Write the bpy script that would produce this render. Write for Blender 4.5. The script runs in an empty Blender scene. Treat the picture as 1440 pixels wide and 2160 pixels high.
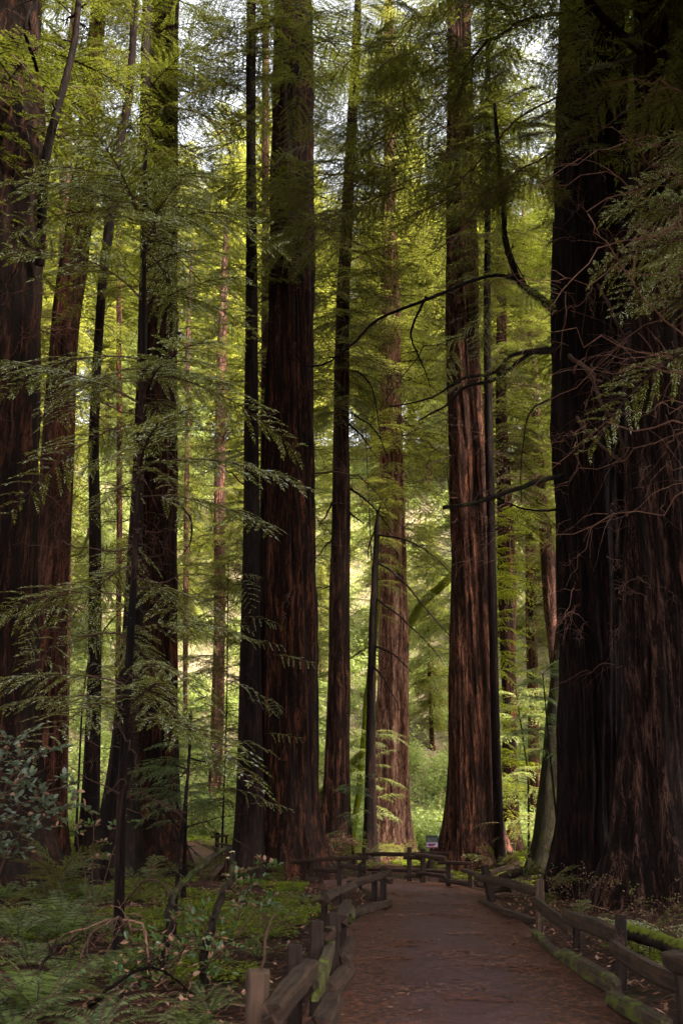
import bpy, math, random
import numpy as np
from mathutils import Vector, Matrix

# ------------------------------------------------------------------ camera, sky, sun, exposure
S = bpy.context.scene
PITCH = math.radians(17.57)
CAMZ = 1.7
F = 2100.0                      # focal length in photo pixels (2160 high)
cam = bpy.data.cameras.new('camera')
cam.sensor_fit = 'VERTICAL'; cam.sensor_height = 36.0; cam.sensor_width = 24.0
cam.lens = 36.0 * F / 2160.0
cam.clip_start = 0.1; cam.clip_end = 3000
cam.dof.use_dof = True; cam.dof.focus_distance = 20.0; cam.dof.aperture_fstop = 2.4
camo = bpy.data.objects.new('camera', cam); S.collection.objects.link(camo)
camo.location = (0, 0, CAMZ); camo.rotation_euler = (math.pi/2 + PITCH, 0, 0)
S.camera = camo

SUN_EL, SUN_AZ = math.radians(50), math.radians(128)      # azimuth from +Y towards +X : high, from the right and behind
W = bpy.data.worlds.new('World'); S.world = W; W.use_nodes = True
nt = W.node_tree; nt.nodes.clear()
sky = nt.nodes.new('ShaderNodeTexSky'); sky.sky_type = 'NISHITA'; sky.sun_disc = False
sky.sun_elevation = SUN_EL; sky.sun_rotation = SUN_AZ
sky.air_density = 1.0; sky.dust_density = 3.0; sky.ozone_density = 1.0
hs = nt.nodes.new('ShaderNodeHueSaturation'); hs.inputs['Saturation'].default_value = 0.16
bg = nt.nodes.new('ShaderNodeBackground'); bg.inputs['Strength'].default_value = 0.15
ow = nt.nodes.new('ShaderNodeOutputWorld')
nt.links.new(sky.outputs[0], hs.inputs['Color']); nt.links.new(hs.outputs[0], bg.inputs[0]); nt.links.new(bg.outputs[0], ow.inputs[0])
sun = bpy.data.lights.new('sun', 'SUN'); sun.energy = 5.0; sun.angle = math.radians(14); sun.color = (1.0, 0.91, 0.77)
suno = bpy.data.objects.new('sun', sun); S.collection.objects.link(suno)
sd = Vector((math.sin(SUN_AZ)*math.cos(SUN_EL), math.cos(SUN_AZ)*math.cos(SUN_EL), math.sin(SUN_EL)))
suno.rotation_euler = sd.to_track_quat('Z', 'Y').to_euler(); suno.location = (0, 0, 80)
S.view_settings.view_transform = 'Standard'; S.view_settings.look = 'None'
S.view_settings.exposure = 2.4; S.view_settings.gamma = 1.0
S.render.engine = 'CYCLES'
c = S.cycles
c.max_bounces = 6; c.diffuse_bounces = 4; c.glossy_bounces = 2; c.transmission_bounces = 4
c.transparent_max_bounces = 4; c.sample_clamp_indirect = 4.0; c.caustics_reflective = False; c.caustics_refractive = False
c.use_adaptive_sampling = True; c.adaptive_threshold = 0.02

# ------------------------------------------------------------------ pixel rays (photo pixels, 1440 x 2160)
CP, SP = math.cos(PITCH), math.sin(PITCH)
def ray(px, py):
    dx, u = (px-720)/F, (1080-py)/F
    return dx, CP-u*SP, SP+u*CP
def atY(px, py, Y):
    dx, dy, dz = ray(px, py); t = Y/dy
    return np.array([dx*t, Y, CAMZ+dz*t]), t
def atz(px, py, z=0.0):
    dx, dy, dz = ray(px, py); t = (z-CAMZ)/dz
    return np.array([dx*t, dy*t, z])
def sstep(a, b, x):
    t = np.clip((np.asarray(x, float)-a)/(b-a), 0, 1); return t*t*(3-2*t)

# ------------------------------------------------------------------ noise
def vnoise(u, v, nu, seed, nv=64):
    """smooth value noise, u periodic over [0,1) with nu cells, v in cells; result -1..1"""
    g = np.random.RandomState(seed).rand(nu, nv)*2-1
    uu = (np.asarray(u) % 1.0)*nu; i = np.floor(uu).astype(int) % nu; fu = uu-np.floor(uu)
    vv = np.asarray(v); j = np.floor(vv).astype(int); fv = vv-j; j0 = j % nv; j1 = (j+1) % nv
    fu = fu*fu*(3-2*fu); fv = fv*fv*(3-2*fv); i1 = (i+1) % nu
    return (g[i, j0]*(1-fu)+g[i1, j0]*fu)*(1-fv)+(g[i, j1]*(1-fu)+g[i1, j1]*fu)*fv
_g2 = np.random.RandomState(5).rand(64, 64)*2-1
def n2(x, y):
    x = np.asarray(x, float); y = np.asarray(y, float)
    i = np.floor(x).astype(int); j = np.floor(y).astype(int); fx = x-i; fy = y-j
    fx = fx*fx*(3-2*fx); fy = fy*fy*(3-2*fy)
    a = _g2[i % 64, j % 64]; b = _g2[(i+1) % 64, j % 64]; cc = _g2[i % 64, (j+1) % 64]; d = _g2[(i+1) % 64, (j+1) % 64]
    return (a*(1-fx)+b*fx)*(1-fy)+(cc*(1-fx)+d*fx)*fy

# ------------------------------------------------------------------ terrain and path layout
# left and right edge of the asphalt, photo pixels
PE = [((650, 2300), (1500, 2300)), ((728, 2160), (1262, 2160)), ((742, 2100), (1212, 2100)), ((752, 2050), (1160, 2050)),
      ((764, 2000), (1112, 2000)), ((782, 1960), (1068, 1960)), ((806, 1930), (1040, 1930)), ((822, 1908), (1022, 1910)),
      ((826, 1892), (1008, 1892)), ((800, 1880), (968, 1876)), ((740, 1874), (900, 1864)), ((660, 1868), (780, 1856)), ((560, 1858), (640, 1847))]
pathL = [atz(*a) for a, b in PE]; pathR = [atz(*b) for a, b in PE]
pathL = [np.array([-1.3, -14, 0]), np.array([-1.1, 2, 0])]+pathL[0:]; pathR = [np.array([2.2, -14, 0]), np.array([2.3, 2, 0])]+pathR[0:]
pathL += [np.array([-6.6, 43.5, 0]), np.array([-9.6, 49.5, 0]), np.array([-14, 58, 0])]
pathR += [np.array([-4.3, 45.5, 0]), np.array([-7.6, 52.5, 0]), np.array([-12, 62, 0])]
pathC = np.array([(a+b)/2 for a, b in zip(pathL, pathR)])
def pdist(x, y):
    x = np.asarray(x, float); y = np.asarray(y, float); best = np.full(x.shape, 1e9)
    for a, b in zip(pathC[:-1], pathC[1:]):
        d = b-a; L2 = d[0]**2+d[1]**2
        t = np.clip(((x-a[0])*d[0]+(y-a[1])*d[1])/L2, 0, 1)
        best = np.minimum(best, np.hypot(x-a[0]-t*d[0], y-a[1]-t*d[1]))
    return best
def gh(x, y):
    x = np.asarray(x, float); y = np.asarray(y, float)
    m = sstep(2.4, 5.5, pdist(x, y))
    z = m*(0.13*n2(x*0.45+7, y*0.45+3)+0.07*n2(x*1.3, y*1.3)+0.25*n2(x*0.11, y*0.11+9)*sstep(4, 10, pdist(x, y)))
    z = z+1.0*sstep(38, 56, y)*sstep(-2.5, -8, x)
    yy = y+4*n2(x*0.03, y*0.02)+np.abs(x)*0.16
    rp = np.clip(yy-74, 0, None); z = z+75*(1-np.exp(-rp**1.35/(75*3.1)))+2.5*sstep(70, 100, yy)*n2(x*0.07, y*0.07)
    z = z+0.18*np.maximum(np.abs(x)-32, 0)
    return z
def ghs(x, y): return float(gh(np.array([x]), np.array([y]))[0])

# ------------------------------------------------------------------ mesh building
def new_mesh(name, V, quads=None, tris=None, mats=(), qm=None, tm=None, smooth=False, attr=None):
    me = bpy.data.meshes.new(name)
    V = np.asarray(V, np.float32)
    q = np.zeros((0, 4), int) if quads is None or len(quads) == 0 else np.asarray(quads, int)
    t = np.zeros((0, 3), int) if tris is None or len(tris) == 0 else np.asarray(tris, int)
    me.vertices.add(len(V)); me.vertices.foreach_set('co', V.ravel())
    nl = q.size+t.size; me.loops.add(nl)
    me.loops.foreach_set('vertex_index', np.concatenate([q.ravel(), t.ravel()]).astype(np.int32))
    nf = len(q)+len(t); me.polygons.add(nf)
    st = np.concatenate([np.arange(len(q))*4, q.size+np.arange(len(t))*3]).astype(np.int32)
    me.polygons.foreach_set('loop_start', st)
    me.polygons.foreach_set('loop_total', np.concatenate([np.full(len(q), 4), np.full(len(t), 3)]).astype(np.int32))
    mi = np.concatenate([np.zeros(len(q), int) if qm is None else np.broadcast_to(qm, len(q)), np.zeros(len(t), int) if tm is None else np.broadcast_to(tm, len(t))])
    for m in mats: me.materials.append(m)
    me.polygons.foreach_set('material_index', mi.astype(np.int32))
    me.polygons.foreach_set('use_smooth', np.full(nf, bool(smooth)))
    if attr is not None:
        a = me.attributes.new(attr[0], 'FLOAT', 'POINT'); a.data.foreach_set('value', np.asarray(attr[1], np.float32))
    me.update(calc_edges=True)
    return me
class MB:
    def __init__(s): s.V = []; s.Q = []; s.M = []; s.n = 0
    def add(s, V, Q, m=0):
        s.V.append(np.asarray(V, float)); Q = np.asarray(Q, int); s.Q.append(Q+s.n); s.M.append(np.full(len(Q), m) if np.isscalar(m) else np.asarray(m)); s.n += len(V)
    def arrays(s): return np.concatenate(s.V), np.concatenate(s.Q), np.concatenate(s.M)
    def mesh(s, name, mats, smooth=False):
        V, Q, M = s.arrays(); return new_mesh(name, V, Q, mats=mats, qm=M, smooth=smooth)
def link(name, data, parent=None, loc=None):
    o = bpy.data.objects.new(name, data); S.collection.objects.link(o)
    if parent is not None: o.parent = parent
    if loc is not None: o.location = loc
    return o
def tag(o, label=None, cat=None, group=None, kind=None):
    if label: o['label'] = label
    if cat: o['category'] = cat
    if group: o['group'] = group
    if kind: o['kind'] = kind
    return o
def empty(name, loc, label, cat, group=None):
    o = link(name, None); o.location = loc; o.empty_display_size = 0.3
    return tag(o, label, cat, group)
def dup(root, loc, rz=0.0, sc=1.0, label=None, group=None):
    r = root.copy(); S.collection.objects.link(r); r.location = loc; r.rotation_euler = (0, 0, rz)
    r.scale = (sc, sc, sc) if np.isscalar(sc) else sc
    if label: r['label'] = label
    if group: r['group'] = group
    for ch in list(root.children):
        k = ch.copy(); S.collection.objects.link(k); k.parent = r
        for g in ch.children:
            d = g.copy(); S.collection.objects.link(d); d.parent = k
    return r
def catmull(P, n):
    P = np.asarray(P, float)
    if len(P) < 3: return P[0]+(P[-1]-P[0])*np.linspace(0, 1, n)[:, None]
    Q = np.vstack([2*P[0]-P[1], P, 2*P[-1]-P[-2]]); out = []
    ts = np.linspace(0, len(P)-1-1e-9, n)
    for t in ts:
        i = int(t); f = t-i; a, b, cc, d = Q[i:i+4]
        out.append(0.5*((2*b)+(-a+cc)*f+(2*a-5*b+4*cc-d)*f*f+(-a+3*b-3*cc+d)*f**3))
    return np.array(out)
def tube(P, R, k=5, cap=True):
    P = np.asarray(P, float); R = np.broadcast_to(np.asarray(R, float), (len(P),))
    T = np.gradient(P, axis=0); T /= np.linalg.norm(T, axis=1)[:, None]+1e-12
    ref = np.array([0, 0, 1.0]) if abs(T[:, 2]).mean() < 0.8 else np.array([1.0, 0, 0])
    A = np.cross(T, ref); A /= np.linalg.norm(A, axis=1)[:, None]+1e-12; B = np.cross(T, A)
    th = np.arange(k)/k*2*math.pi
    V = P[:, None]+R[:, None, None]*(A[:, None]*np.cos(th)[None, :, None]+B[:, None]*np.sin(th)[None, :, None])
    n = len(P); i = np.arange(n-1)[:, None]; j = np.arange(k)[None]; j1 = (j+1) % k
    Q = np.stack([i*k+j, i*k+j1, (i+1)*k+j1, (i+1)*k+j], -1).reshape(-1, 4)
    return V.reshape(-1, 3), Q
def leafquads(C, D, N, L, Wd):
    """diamond leaves: base C, direction D, side N, length L, width Wd (arrays)"""
    L = np.broadcast_to(L, (len(C),))[:, None]; Wd = np.broadcast_to(Wd, (len(C),))[:, None]
    a = C; b = C+D*L*0.45+N*Wd*0.5; cc = C+D*L; d = C+D*L*0.45-N*Wd*0.5
    V = np.stack([a, b, cc, d], 1).reshape(-1, 3)
    return V, np.arange(len(C)*4).reshape(-1, 4)
def unit(A): return A/(np.linalg.norm(A, axis=-1, keepdims=True)+1e-12)

# ------------------------------------------------------------------ materials
def mat(name):
    m = bpy.data.materials.new(name); m.use_nodes = True; t = m.node_tree; t.nodes.clear()
    o = t.nodes.new('ShaderNodeOutputMaterial'); return m, t, o
def N(t, typ, **kw):
    n = t.nodes.new(typ)
    for k, v in kw.items():
        if k.startswith('i_'):
            n.inputs[k[2:].replace('_', ' ')].default_value = v
        else: setattr(n, k, v)
    return n
def ramp(t, fac, stops):
    r = t.nodes.new('ShaderNodeValToRGB'); t.links.new(fac, r.inputs[0])
    e = r.color_ramp.elements
    while len(e) < len(stops): e.new(0.5)
    for k, (p, col) in zip(e, stops): k.position = p; k.color = (*col, 1) if len(col) == 3 else col
    return r.outputs[0]
def coords(t, scale, kind='Object'):
    tc = t.nodes.new('ShaderNodeTexCoord'); mp = t.nodes.new('ShaderNodeMapping'); mp.inputs['Scale'].default_value = scale
    t.links.new(tc.outputs[kind], mp.inputs[0]); return mp.outputs[0]
def noise(t, vec, scale=1.0, detail=5, rough=0.6, dist=0.0):
    n = t.nodes.new('ShaderNodeTexNoise'); n.inputs['Scale'].default_value = scale; n.inputs['Detail'].default_value = detail
    n.inputs['Roughness'].default_value = rough; n.inputs['Distortion'].default_value = dist; t.links.new(vec, n.inputs['Vector']); return n.outputs['Fac']
def mixc(t, fac, a, b, blend='MIX'):
    m = t.nodes.new('ShaderNodeMix'); m.data_type = 'RGBA'; m.blend_type = blend
    for sock, v in ((m.inputs['Factor'], fac), (m.inputs['A'], a), (m.inputs['B'], b)) if False else ((m.inputs[0], fac), (m.inputs[6], a), (m.inputs[7], b)):
        if hasattr(v, 'is_linked') or hasattr(v, 'links'): t.links.new(v, sock)
        else: sock.default_value = v if not isinstance(v, tuple) else (*v, 1)
    return m.outputs[2]
def mth(t, op, a, b=None, clamp=False):
    m = t.nodes.new('ShaderNodeMath'); m.operation = op; m.use_clamp = clamp
    for i, v in enumerate((a, b)):
        if v is None: continue
        if hasattr(v, 'links'): t.links.new(v, m.inputs[i])
        else: m.inputs[i].default_value = v
    return m.outputs[0]
def finish(t, o, col, rough, h=None, bump=0.5, dist=0.03, spec=0.3):
    p = t.nodes.new('ShaderNodeBsdfPrincipled')
    if hasattr(col, 'links'): t.links.new(col, p.inputs['Base Color'])
    else: p.inputs['Base Color'].default_value = (*col, 1)
    if hasattr(rough, 'links'): t.links.new(rough, p.inputs['Roughness'])
    else: p.inputs['Roughness'].default_value = rough
    p.inputs['Specular IOR Level'].default_value = spec
    if h is not None:
        b = t.nodes.new('ShaderNodeBump'); b.inputs['Strength'].default_value = bump; b.inputs['Distance'].default_value = dist
        t.links.new(h, b.inputs['Height']); t.links.new(b.outputs[0], p.inputs['Normal'])
    t.links.new(p.outputs[0], o.inputs[0]); return p

def bark_mat(name, lo, mid, hi, sc=1.0, moss=0.0, mosscol=(0.10, 0.12, 0.015), dist=0.06):
    m, t, o = mat(name)
    tc0 = t.nodes.new('ShaderNodeTexCoord'); wn = t.nodes.new('ShaderNodeTexNoise'); wn.inputs['Scale'].default_value = 1.0; wn.inputs['Detail'].default_value = 4
    t.links.new(coords(t, (1.3, 1.3, 0.55)), wn.inputs['Vector'])
    vm = t.nodes.new('ShaderNodeVectorMath'); vm.operation = 'MULTIPLY_ADD'; vm.inputs[1].default_value = (0.42, 0.42, 0.0)
    t.links.new(wn.outputs['Color'], vm.inputs[0]); t.links.new(tc0.outputs['Object'], vm.inputs[2])
    def coords_(t, s_):
        mp = t.nodes.new('ShaderNodeMapping'); mp.inputs['Scale'].default_value = s_; t.links.new(vm.outputs[0], mp.inputs[0]); return mp.outputs[0]
    v1 = coords_(t, (5*sc, 5*sc, 0.42*sc)); n1 = noise(t, v1, 1.0, 9, 0.62, 0.6)
    v2 = coords_(t, (17*sc, 17*sc, 1.0*sc)); n2_ = noise(t, v2, 1.0, 6, 0.7, 0.3)
    v3 = coords(t, (0.7, 0.7, 0.18)); n3 = noise(t, v3, 1.0, 3, 0.5)
    n4 = noise(t, coords_(t, (8*sc, 8*sc, 0.6*sc)), 1.0, 4, 0.6, 1.2)
    cr = sstepn(t, mth(t, 'ABSOLUTE', mth(t, 'SUBTRACT', n4, 0.5)), 0.0, 0.045)
    n5 = noise(t, coords(t, (45*sc, 45*sc, 2.2*sc)), 1.0, 3, 0.7, 0.3)
    h = mth(t, 'ADD', mth(t, 'ADD', mth(t, 'MULTIPLY', n1, 0.52), mth(t, 'MULTIPLY', n2_, 0.30)), mth(t, 'MULTIPLY', n5, 0.18))
    h = mth(t, 'SUBTRACT', h, mth(t, 'MULTIPLY', mth(t, 'SUBTRACT', 1.0, cr), 0.13))
    col = ramp(t, h, [(0.39, lo), (0.50, mid), (0.62, hi)])
    grey = mixc(t, mth(t, 'MULTIPLY', sstepn(t, n3, 0.45, 0.7), 0.5), col, mixc(t, 0.45, col, (0.06, 0.042, 0.034)))
    col = grey
    if moss > 0:
        mv = noise(t, coords(t, (1.6, 1.6, 0.5)), 1.0, 6, 0.7)
        col = mixc(t, sstepn(t, mv, 0.62-0.35*moss, 0.72-0.25*moss), col, mosscol)
    oi = t.nodes.new('ShaderNodeObjectInfo')
    scar = noise(t, coords(t, (0.9, 0.9, 0.22)), 1.0, 7, 0.7, 0.8)
    col = mixc(t, mth(t, 'MULTIPLY', sstepn(t, scar, 0.56, 0.66), 0.75), col, (0.006, 0.004, 0.0035))
    hv = t.nodes.new('ShaderNodeHueSaturation'); t.links.new(col, hv.inputs['Color'])
    mr = t.nodes.new('ShaderNodeMapRange'); mr.inputs[3].default_value = 0.72; mr.inputs[4].default_value = 1.3; t.links.new(oi.outputs['Random'], mr.inputs[0]); t.links.new(mr.outputs[0], hv.inputs['Value'])
    mr2 = t.nodes.new('ShaderNodeMapRange'); mr2.inputs[3].default_value = 1.1; mr2.inputs[4].default_value = 0.85; t.links.new(oi.outputs['Random'], mr2.inputs[0]); t.links.new(mr2.outputs[0], hv.inputs['Saturation'])
    finish(t, o, hv.outputs[0], 0.9, h, 1.0, dist, 0.12)
    return m
def sstepn(t, v, a, b):
    mr = t.nodes.new('ShaderNodeMapRange'); mr.interpolation_type = 'SMOOTHSTEP'
    mr.inputs[1].default_value = a; mr.inputs[2].default_value = b; t.links.new(v, mr.inputs[0]); return mr.outputs[0]
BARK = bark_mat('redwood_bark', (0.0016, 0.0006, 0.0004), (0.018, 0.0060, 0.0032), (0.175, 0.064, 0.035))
BARKW = bark_mat('warm_lit_redwood_bark', (0.0025, 0.001, 0.0006), (0.042, 0.0145, 0.0078), (0.26, 0.102, 0.058))  # brighter, warmer bark copy: light on the trunk is put into its colour
BARKU = bark_mat('shaded_redwood_bark', (0.0015, 0.0006, 0.0004), (0.013, 0.0045, 0.0025), (0.115, 0.044, 0.025))  # darker bark copy with the shade on the trunks put into the colour
BARKL = bark_mat('sunlit_redwood_bark', (0.02, 0.008, 0.006), (0.22, 0.10, 0.065), (0.60, 0.35, 0.25))  # pale tone paints the sunlight on this trunk into its bark
BARKG = bark_mat('green_mossy_bark', (0.006, 0.004, 0.002), (0.02, 0.016, 0.008), (0.04, 0.032, 0.014), 1.0, moss=0.30, mosscol=(0.030, 0.034, 0.004), dist=0.05)
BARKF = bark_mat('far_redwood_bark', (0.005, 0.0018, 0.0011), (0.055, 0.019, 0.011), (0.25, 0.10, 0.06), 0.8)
BARKD = bark_mat('dark_bark', (0.0012, 0.0005, 0.0004), (0.0065, 0.0026, 0.0017), (0.045, 0.018, 0.0115), 1.6, dist=0.02)
BARKM = bark_mat('mossy_bark', (0.005, 0.003, 0.002), (0.022, 0.015, 0.009), (0.05, 0.034, 0.02), 1.0, moss=0.22, mosscol=(0.04, 0.05, 0.008), dist=0.05)
MOSS = bark_mat('moss_covered_bark', (0.02, 0.018, 0.005), (0.07, 0.07, 0.010), (0.12, 0.13, 0.018), 1.8, moss=0.8, mosscol=(0.13, 0.145, 0.014), dist=0.03)
def twig_mat(name, col):
    m, t, o = mat(name)
    n = noise(t, coords(t, (9, 9, 9)), 1, 3)
    finish(t, o, ramp(t, n, [(0.3, tuple(x*0.5 for x in col)), (0.7, col)]), 0.8, spec=0.2); return m
TWIG = twig_mat('twig_bark', (0.09, 0.045, 0.03)); TWIGP = twig_mat('pale_dead_twig', (0.26, 0.125, 0.085))
def leaf_mat(name, a, b, tr, trans=0.45, rough=0.42, spec=0.5, big=0.3, silver=None):
    m, t, o = mat(name)
    g = t.nodes.new('ShaderNodeNewGeometry')
    n = noise(t, coords(t, (big, big, big)), 1, 2)
    f = mth(t, 'ADD', mth(t, 'MULTIPLY', g.outputs['Random Per Island'], 0.55), mth(t, 'MULTIPLY', n, 0.5))
    col = ramp(t, f, [(0.2, a), (0.8, b)]) if silver is None else ramp(t, f, [(0.2, a), (0.62, b), (0.72, silver), (0.95, silver)])
    p = t.nodes.new('ShaderNodeBsdfPrincipled'); t.links.new(col, p.inputs['Base Color'])
    p.inputs['Roughness'].default_value = rough; p.inputs['Specular IOR Level'].default_value = spec
    tl = t.nodes.new('ShaderNodeBsdfTranslucent')
    t.links.new(mixc(t, 1.0, col, tr, 'MULTIPLY'), tl.inputs[0])
    ms = t.nodes.new('ShaderNodeMixShader'); ms.inputs[0].default_value = trans
    t.links.new(p.outputs[0], ms.inputs[1]); t.links.new(tl.outputs[0], ms.inputs[2]); t.links.new(ms.outputs[0], o.inputs[0])
    return m
LEAF = leaf_mat('redwood_needles', (0.046, 0.058, 0.010), (0.118, 0.130, 0.023), (1.9, 1.85, 1.1))
LEAFN = leaf_mat('near_redwood_needles', (0.095, 0.11, 0.018), (0.22, 0.235, 0.045), (1.9, 1.9, 1.2), rough=0.4, spec=0.6, big=1.4, silver=(0.46, 0.51, 0.48))  # silver paints in sky sheen along with the whitish needle undersides
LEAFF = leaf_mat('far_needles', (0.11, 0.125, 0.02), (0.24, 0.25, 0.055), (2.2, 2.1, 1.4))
LEAFY = leaf_mat('yellow_green_leaves', (0.24, 0.29, 0.015), (0.44, 0.48, 0.03), (1.8, 1.8, 1.0))
LEAFH = leaf_mat('hillside_leaves', (0.14, 0.18, 0.045), (0.35, 0.40, 0.15), (1.7, 1.7, 1.2))
LEAFB = leaf_mat('bush_leaves', (0.04, 0.075, 0.025), (0.10, 0.15, 0.06), (2.0, 2.4, 1.2), rough=0.28, spec=0.9, big=2)
LEAFG = leaf_mat('grey_green_leaves', (0.035, 0.05, 0.025), (0.17, 0.20, 0.16), (1.6, 1.8, 1.2), rough=0.35, spec=0.5, big=2)
LEAFD = leaf_mat('dead_leaves', (0.16, 0.075, 0.045), (0.42, 0.24, 0.16), (1.2, 1.0, 0.9), 0.25, 0.7, 0.2)
FERN = leaf_mat('fern_fronds', (0.020, 0.032, 0.008), (0.17, 0.215, 0.085), (2.0, 2.1, 1.2), rough=0.5, spec=0.4, big=1.2)
SORREL = leaf_mat('sorrel_leaves', (0.030, 0.046, 0.004), (0.21, 0.24, 0.018), (1.8, 2.0, 1.0), 0.35)

def ground_mat():
    m, t, o = mat('forest_floor')
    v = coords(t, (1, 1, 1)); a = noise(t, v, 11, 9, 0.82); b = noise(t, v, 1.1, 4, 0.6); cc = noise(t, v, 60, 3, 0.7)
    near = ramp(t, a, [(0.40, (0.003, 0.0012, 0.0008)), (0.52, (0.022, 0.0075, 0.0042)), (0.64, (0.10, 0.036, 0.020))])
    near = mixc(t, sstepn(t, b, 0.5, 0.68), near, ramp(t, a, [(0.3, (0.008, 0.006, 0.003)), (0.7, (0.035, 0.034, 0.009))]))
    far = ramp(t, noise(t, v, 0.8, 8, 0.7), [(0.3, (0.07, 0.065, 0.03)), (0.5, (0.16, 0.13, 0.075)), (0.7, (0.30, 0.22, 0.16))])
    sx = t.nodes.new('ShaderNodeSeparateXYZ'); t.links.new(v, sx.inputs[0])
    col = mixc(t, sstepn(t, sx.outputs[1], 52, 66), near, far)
    finish(t, o, col, 0.95, mth(t, 'ADD', a, mth(t, 'MULTIPLY', cc, 0.5)), 1.0, 0.04, 0.15); return m
def path_mat():
    m, t, o = mat('asphalt_path')
    v = coords(t, (1, 1, 1)); fine = mth(t, 'ADD', mth(t, 'MULTIPLY', noise(t, v, 55, 4, 0.8), 0.5), mth(t, 'MULTIPLY', noise(t, v, 15, 6, 0.8), 0.5)); big = noise(t, v, 1.1, 5, 0.65); med = noise(t, v, 5.5, 10, 0.78); st = noise(t, coords(t, (2.2, 5.5, 2)), 1, 9, 0.75, 0.6)
    asp = ramp(t, fine, [(0.40, (0.018, 0.0062, 0.0070)), (0.52, (0.072, 0.0262, 0.0262)), (0.62, (0.17, 0.076, 0.077))])
    asp = mixc(t, sstepn(t, big, 0.35, 0.7), asp, mixc(t, 0.45, asp, (0.022, 0.011, 0.010)))
    duff = ramp(t, noise(t, v, 14, 8, 0.82), [(0.40, (0.007, 0.002, 0.0012)), (0.51, (0.050, 0.0145, 0.007)), (0.62, (0.20, 0.070, 0.034))])
    at = t.nodes.new('ShaderNodeAttribute'); at.attribute_name = 'edge'
    k = mth(t, 'ADD', mth(t, 'MULTIPLY', at.outputs['Fac'], 0.62), mth(t, 'MULTIPLY', mth(t, 'SUBTRACT', med, 0.5), 0.9))
    k = mth(t, 'ADD', k, mth(t, 'MULTIPLY', mth(t, 'SUBTRACT', st, 0.5), 1.5))
    k = mth(t, 'ADD', k, mth(t, 'MULTIPLY', mth(t, 'SUBTRACT', big, 0.5), 0.5))
    col = mixc(t, sstepn(t, k, 0.16, 0.30), asp, duff)
    finish(t, o, col, 0.72, mth(t, 'ADD', med, mth(t, 'MULTIPLY', fine, 0.4)), 1.0, 0.03, 0.35); return m
def wood_mat(name, axis, lo, hi, moss):
    m, t, o = mat(name)
    s = {'x': (1.2, 22, 22), 'z': (22, 22, 1.2)}[axis]
    g = noise(t, coords(t, s), 1, 7, 0.65, 0.5); g2 = noise(t, coords(t, (2, 2, 2)), 1, 4)
    col = ramp(t, g, [(0.38, lo), (0.62, hi)])
    col = mixc(t, mth(t, 'MULTIPLY', g2, 0.6), col, tuple(x*0.45 for x in hi))
    ge = t.nodes.new('ShaderNodeNewGeometry'); sx = t.nodes.new('ShaderNodeSeparateXYZ'); t.links.new(ge.outputs['Normal'], sx.inputs[0])
    if moss > 0:
        oi = t.nodes.new('ShaderNodeTexCoord')
        mv = noise(t, coords(t, (3, 7, 7)), 1, 9, 0.78)
        col = mixc(t, sstepn(t, mv, 0.66-0.3*moss, 0.74-0.26*moss), col, (0.075, 0.09, 0.008))
    finish(t, o, col, 0.85, g, 0.9, 0.02, 0.25); return m
GROUND = ground_mat(); PATH = path_mat()
RAIL = wood_mat('rail_wood', 'x', (0.004, 0.002, 0.0012), (0.066, 0.032, 0.019), 0.0)
RAILM = wood_mat('mossy_rail_wood', 'x', (0.010, 0.007, 0.004), (0.08, 0.05, 0.03), 0.55)
RAILS = wood_mat('slightly_mossy_rail_wood', 'x', (0.004, 0.0022, 0.0012), (0.066, 0.034, 0.02), 0.15)
POST = wood_mat('post_wood', 'z', (0.003, 0.0016, 0.001), (0.030, 0.0145, 0.009), 0.0)
def plain(name, col, rough=0.6):
    m, t, o = mat(name); n = noise(t, coords(t, (30, 30, 30)), 1, 3)
    finish(t, o, ramp(t, n, [(0.2, tuple(x*0.7 for x in col)), (0.8, col)]), rough); return m

# ------------------------------------------------------------------ ground and path
def axis_pts(a, b, fine0, fine1, st):
    mid = np.arange(fine0, fine1, st)
    lo = fine0-np.cumsum(st*1.14**np.arange(1, 60)); lo = lo[lo > a][::-1]
    hi = mid[-1]+np.cumsum(st*1.10**np.arange(1, 80)); hi = hi[hi < b]
    return np.concatenate([[a], lo, mid, hi, [b]])
gx = axis_pts(-420, 420, -16, 16, 0.35); gy = axis_pts(-300, 620, 3, 64, 0.35)
X, Y = np.meshgrid(gx, gy, indexing='ij'); Z = gh(X.ravel(), Y.ravel())
n1, n2c = X.shape; i = np.arange(n1-1)[:, None]; j = np.arange(n2c-1)[None]
Q = np.stack([i*n2c+j, (i+1)*n2c+j, (i+1)*n2c+j+1, i*n2c+j+1], -1).reshape(-1, 4)
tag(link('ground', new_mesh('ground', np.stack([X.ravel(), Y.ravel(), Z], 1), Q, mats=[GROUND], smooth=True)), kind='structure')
pl = catmull(pathL, 150); pr = catmull(pathR, 150); K = 17
w = np.linspace(-0.22, 1.22, K)[None, :, None]
PV = (pl[:, None]*(1-w)+pr[:, None]*w)
PV[..., 2] = gh(PV[..., 0].ravel(), PV[..., 1].ravel()).reshape(PV.shape[:2])+0.03
PV[:, 0, 2] -= 0.05; PV[:, -1, 2] -= 0.05
ed = np.broadcast_to(np.abs(np.linspace(-0.22, 1.22, K)-0.5)*2, PV.shape[:2])**1.8
i = np.arange(149)[:, None]; j = np.arange(K-1)[None]
Q = np.stack([i*K+j, i*K+j+1, (i+1)*K+j+1, (i+1)*K+j], -1).reshape(-1, 4)
tag(link('path', new_mesh('path', PV.reshape(-1, 3), Q, mats=[PATH], smooth=True, attr=('edge', ed.ravel()))), kind='structure')

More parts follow.
